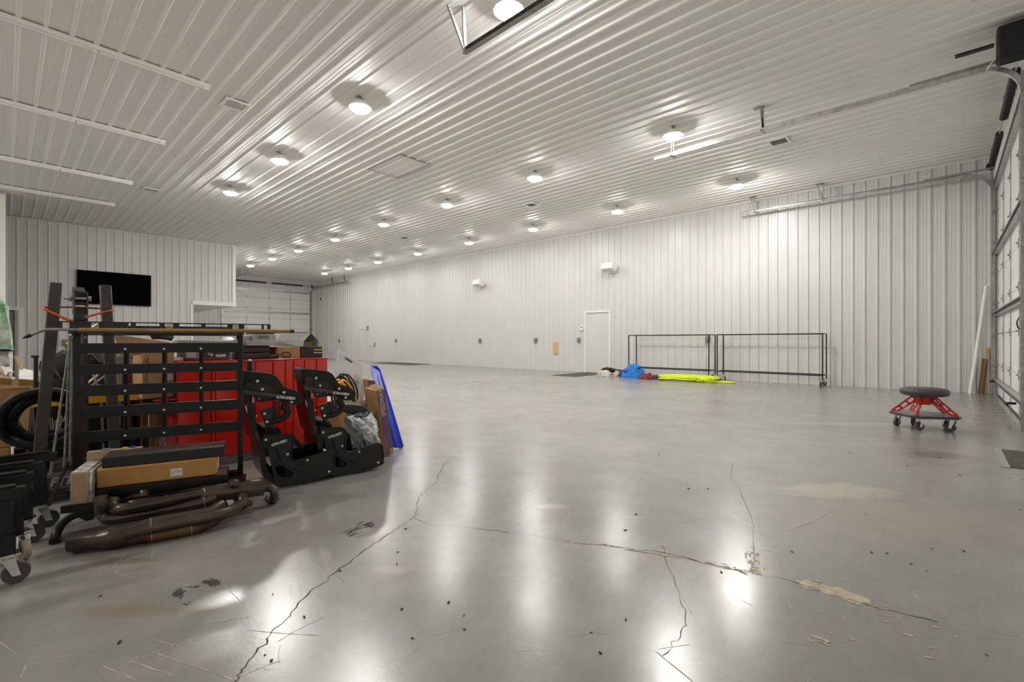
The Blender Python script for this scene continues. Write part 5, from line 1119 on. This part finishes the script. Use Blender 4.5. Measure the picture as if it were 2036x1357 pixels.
x0_, x1_ = PY(286, 890, 4.97).x, PY(338, 890, 4.97).x; MB().box((x0_, 4.95, .0), ((x0_+x1_)/2-.02, 5.06, .32)).build('pack', 'rubber', t, bevel=.03); MB().box(((x0_+x1_)/2+.0, 4.95, .0), (x1_, 5.06, .34)).build('pack', 'wrap', t, bevel=.03)
# far left
t = thing('wrapped_machine', 'tall machine in shrink-wrap with a green upper half at the left edge', 'machine', (-.15, 6.1, 0))
def wr_(a, b, z0, z1, s0, s1_, seed):
    th = 2*PI*a; z = z0+(z1-z0)*b; k = (s0+(s1_-s0)*b)*(1+.06*_ns.noise(V(math.cos(th)*2, math.sin(th)*2, z*5+seed)))
    c, s = math.cos(th), math.sin(th); f = 1/max(abs(c), abs(s)); f = 1+(f-1)*.75
    return V(-.17+.22*c*f*k, 6.2+.22*s*f*k, z)
MB().grid(lambda a, b: wr_(a, b, 0, 1.01, 1.0, .98, 1), 40, 30).build('lower_body', 'wrap', t, smooth=50)
MB().grid(lambda a, b: wr_(a, b, 1.0, 1.40, 1.02, .85, 4), 40, 16).build('upper_body', 'green', t, smooth=50)
MB().grid(lambda a, b: wr_(a, min(b, .98), 1.395, 1.60, .85, .2, 6), 40, 8).build('top_film', 'green', t, smooth=50)
for z in (.80, 1.0): MB().tube([wr_(i/40, 0, z, z, 1.03, 1.03, 1) for i in range(40)], .010, 6, True).build('wrap_band', 'rubber', t)
t = thing('left_carton', 'open tan carton at the left edge with torn paper inside', 'carton', (.02, 5.450, .5))
zl = PY(30, 772, 5.300).z; xr = PY(73, 780, 5.300).x
MB().box((-.5, 5.300, zl-.14), (xr, 5.308, zl)).build('front_side', 'card', t); MB().box((-.5, 5.700, zl-.14), (xr, 5.708, zl+.06)).build('back_side', 'cardt', t); MB().box((xr-.008, 5.308, zl-.14), (xr, 5.700, zl)).build('right_side', 'card', t); MB().box((-.5, 5.308, zl-.14), (xr-.008, 5.700, zl-.13)).build('bottom', 'card', t)
for k, (u0, u1, v0, v1) in enumerate(((0, 24, 735, 755), (37, 74, 733, 757))):
    a, b, c_, d4 = PY(u0, v1-2, 5.270), PY(u1, v1, 5.270), PY(u1-4, v0+6, 5.470), PY(u0+2, v0, 5.470)
    MB().prism([a, b, c_, d4], (0, 0, .005)).build('flap', 'paper' if k else 'cardt', t); MB().prism([a, b, b+V(0, .01, -.045), a+V(0, .01, -.05)], (0, .006, 0)).build('flap_edge', 'cardo', t)
crumple('torn_paper', 'paper', [PY(6, 728, 5.450), PY(24, 736, 5.450), PY(27, 758, 5.350), PY(10, 750, 5.350)], t, .03, 6, 12, 12)
t = thing('supporting_carton', 'brown carton under the open tan one at the left edge', 'carton', (0, 5.500, 0))
MB().box((-.5, 5.310, .26), (xr-.02, 5.730, zl-.142)).build('box', 'card', t, bevel=.006); MB().box((-.3, 5.302, zl-.22), (PY(12, 800, 5.300).x, 5.310, zl-.18)).build('label_sticker', 'paper', t)
t = thing('bottom_carton', 'brown carton on the floor at the left edge with a dark label', 'carton', (-.1, 5.500, 0))
xq = PY(19, 900, 5.290).x; MB().box((-.55, 5.290, 0), (xq, 5.750, .258)).build('box', 'card', t, bevel=.006); MB().box((xq-.15, 5.285, .10), (xq-.012, 5.291, .20)).build('dark_label', 'rubber', t)
t = thing('parts_bin', 'black slatted crate of small metal parts under the trestle', 'crate', (.25, 5.600, 0))
MB().box((PY(28, 900, 5.510).x, 5.510, .0), (PY(60, 900, 5.510).x, 5.650, .20)).build('crate', 'rubber', t, bevel=.006); MB().box((PY(48, 905, 5.500).x, 5.500, .10), (PY(56, 905, 5.500).x, 5.510, .17)).build('red_tag', 'red', t)
for k in range(9):
    c = V(PY(100+4*k, 850, 5.570).x, 5.570+.02*(k % 3), random.uniform(.12, .42)); MB().cyl(c, c+V(random.uniform(-.04, .04), .02, random.uniform(.05, .14)), random.uniform(.006, .014), 8).build('rod', 'chrome' if k % 3 else 'galv', t)
MB().box((PY(92, 900, 5.550).x, 5.550, 0), (PY(142, 900, 5.550).x, 5.650, .16)).build('lower_crate', 'rubber', t, bevel=.006)
t = tag(MB().tube([PY(30, 708, 5.45), PY(62, 776, 5.45)], .009, 8).build('stick', 'pine'), 'thin pale wooden stick poking up from the open carton', 'stick')
t = tag(px_box(63, 78, 708, 712, 5.04, .24).box((PY(68, 740, 5.04).x, 5.04, .0), (PY(76, 740, 5.04).x, 5.24, PY(70, 712, 5.04).z)).build('black_stool', 'rubber'), 'black stand with a flat top left of the hoist leg', 'stand')
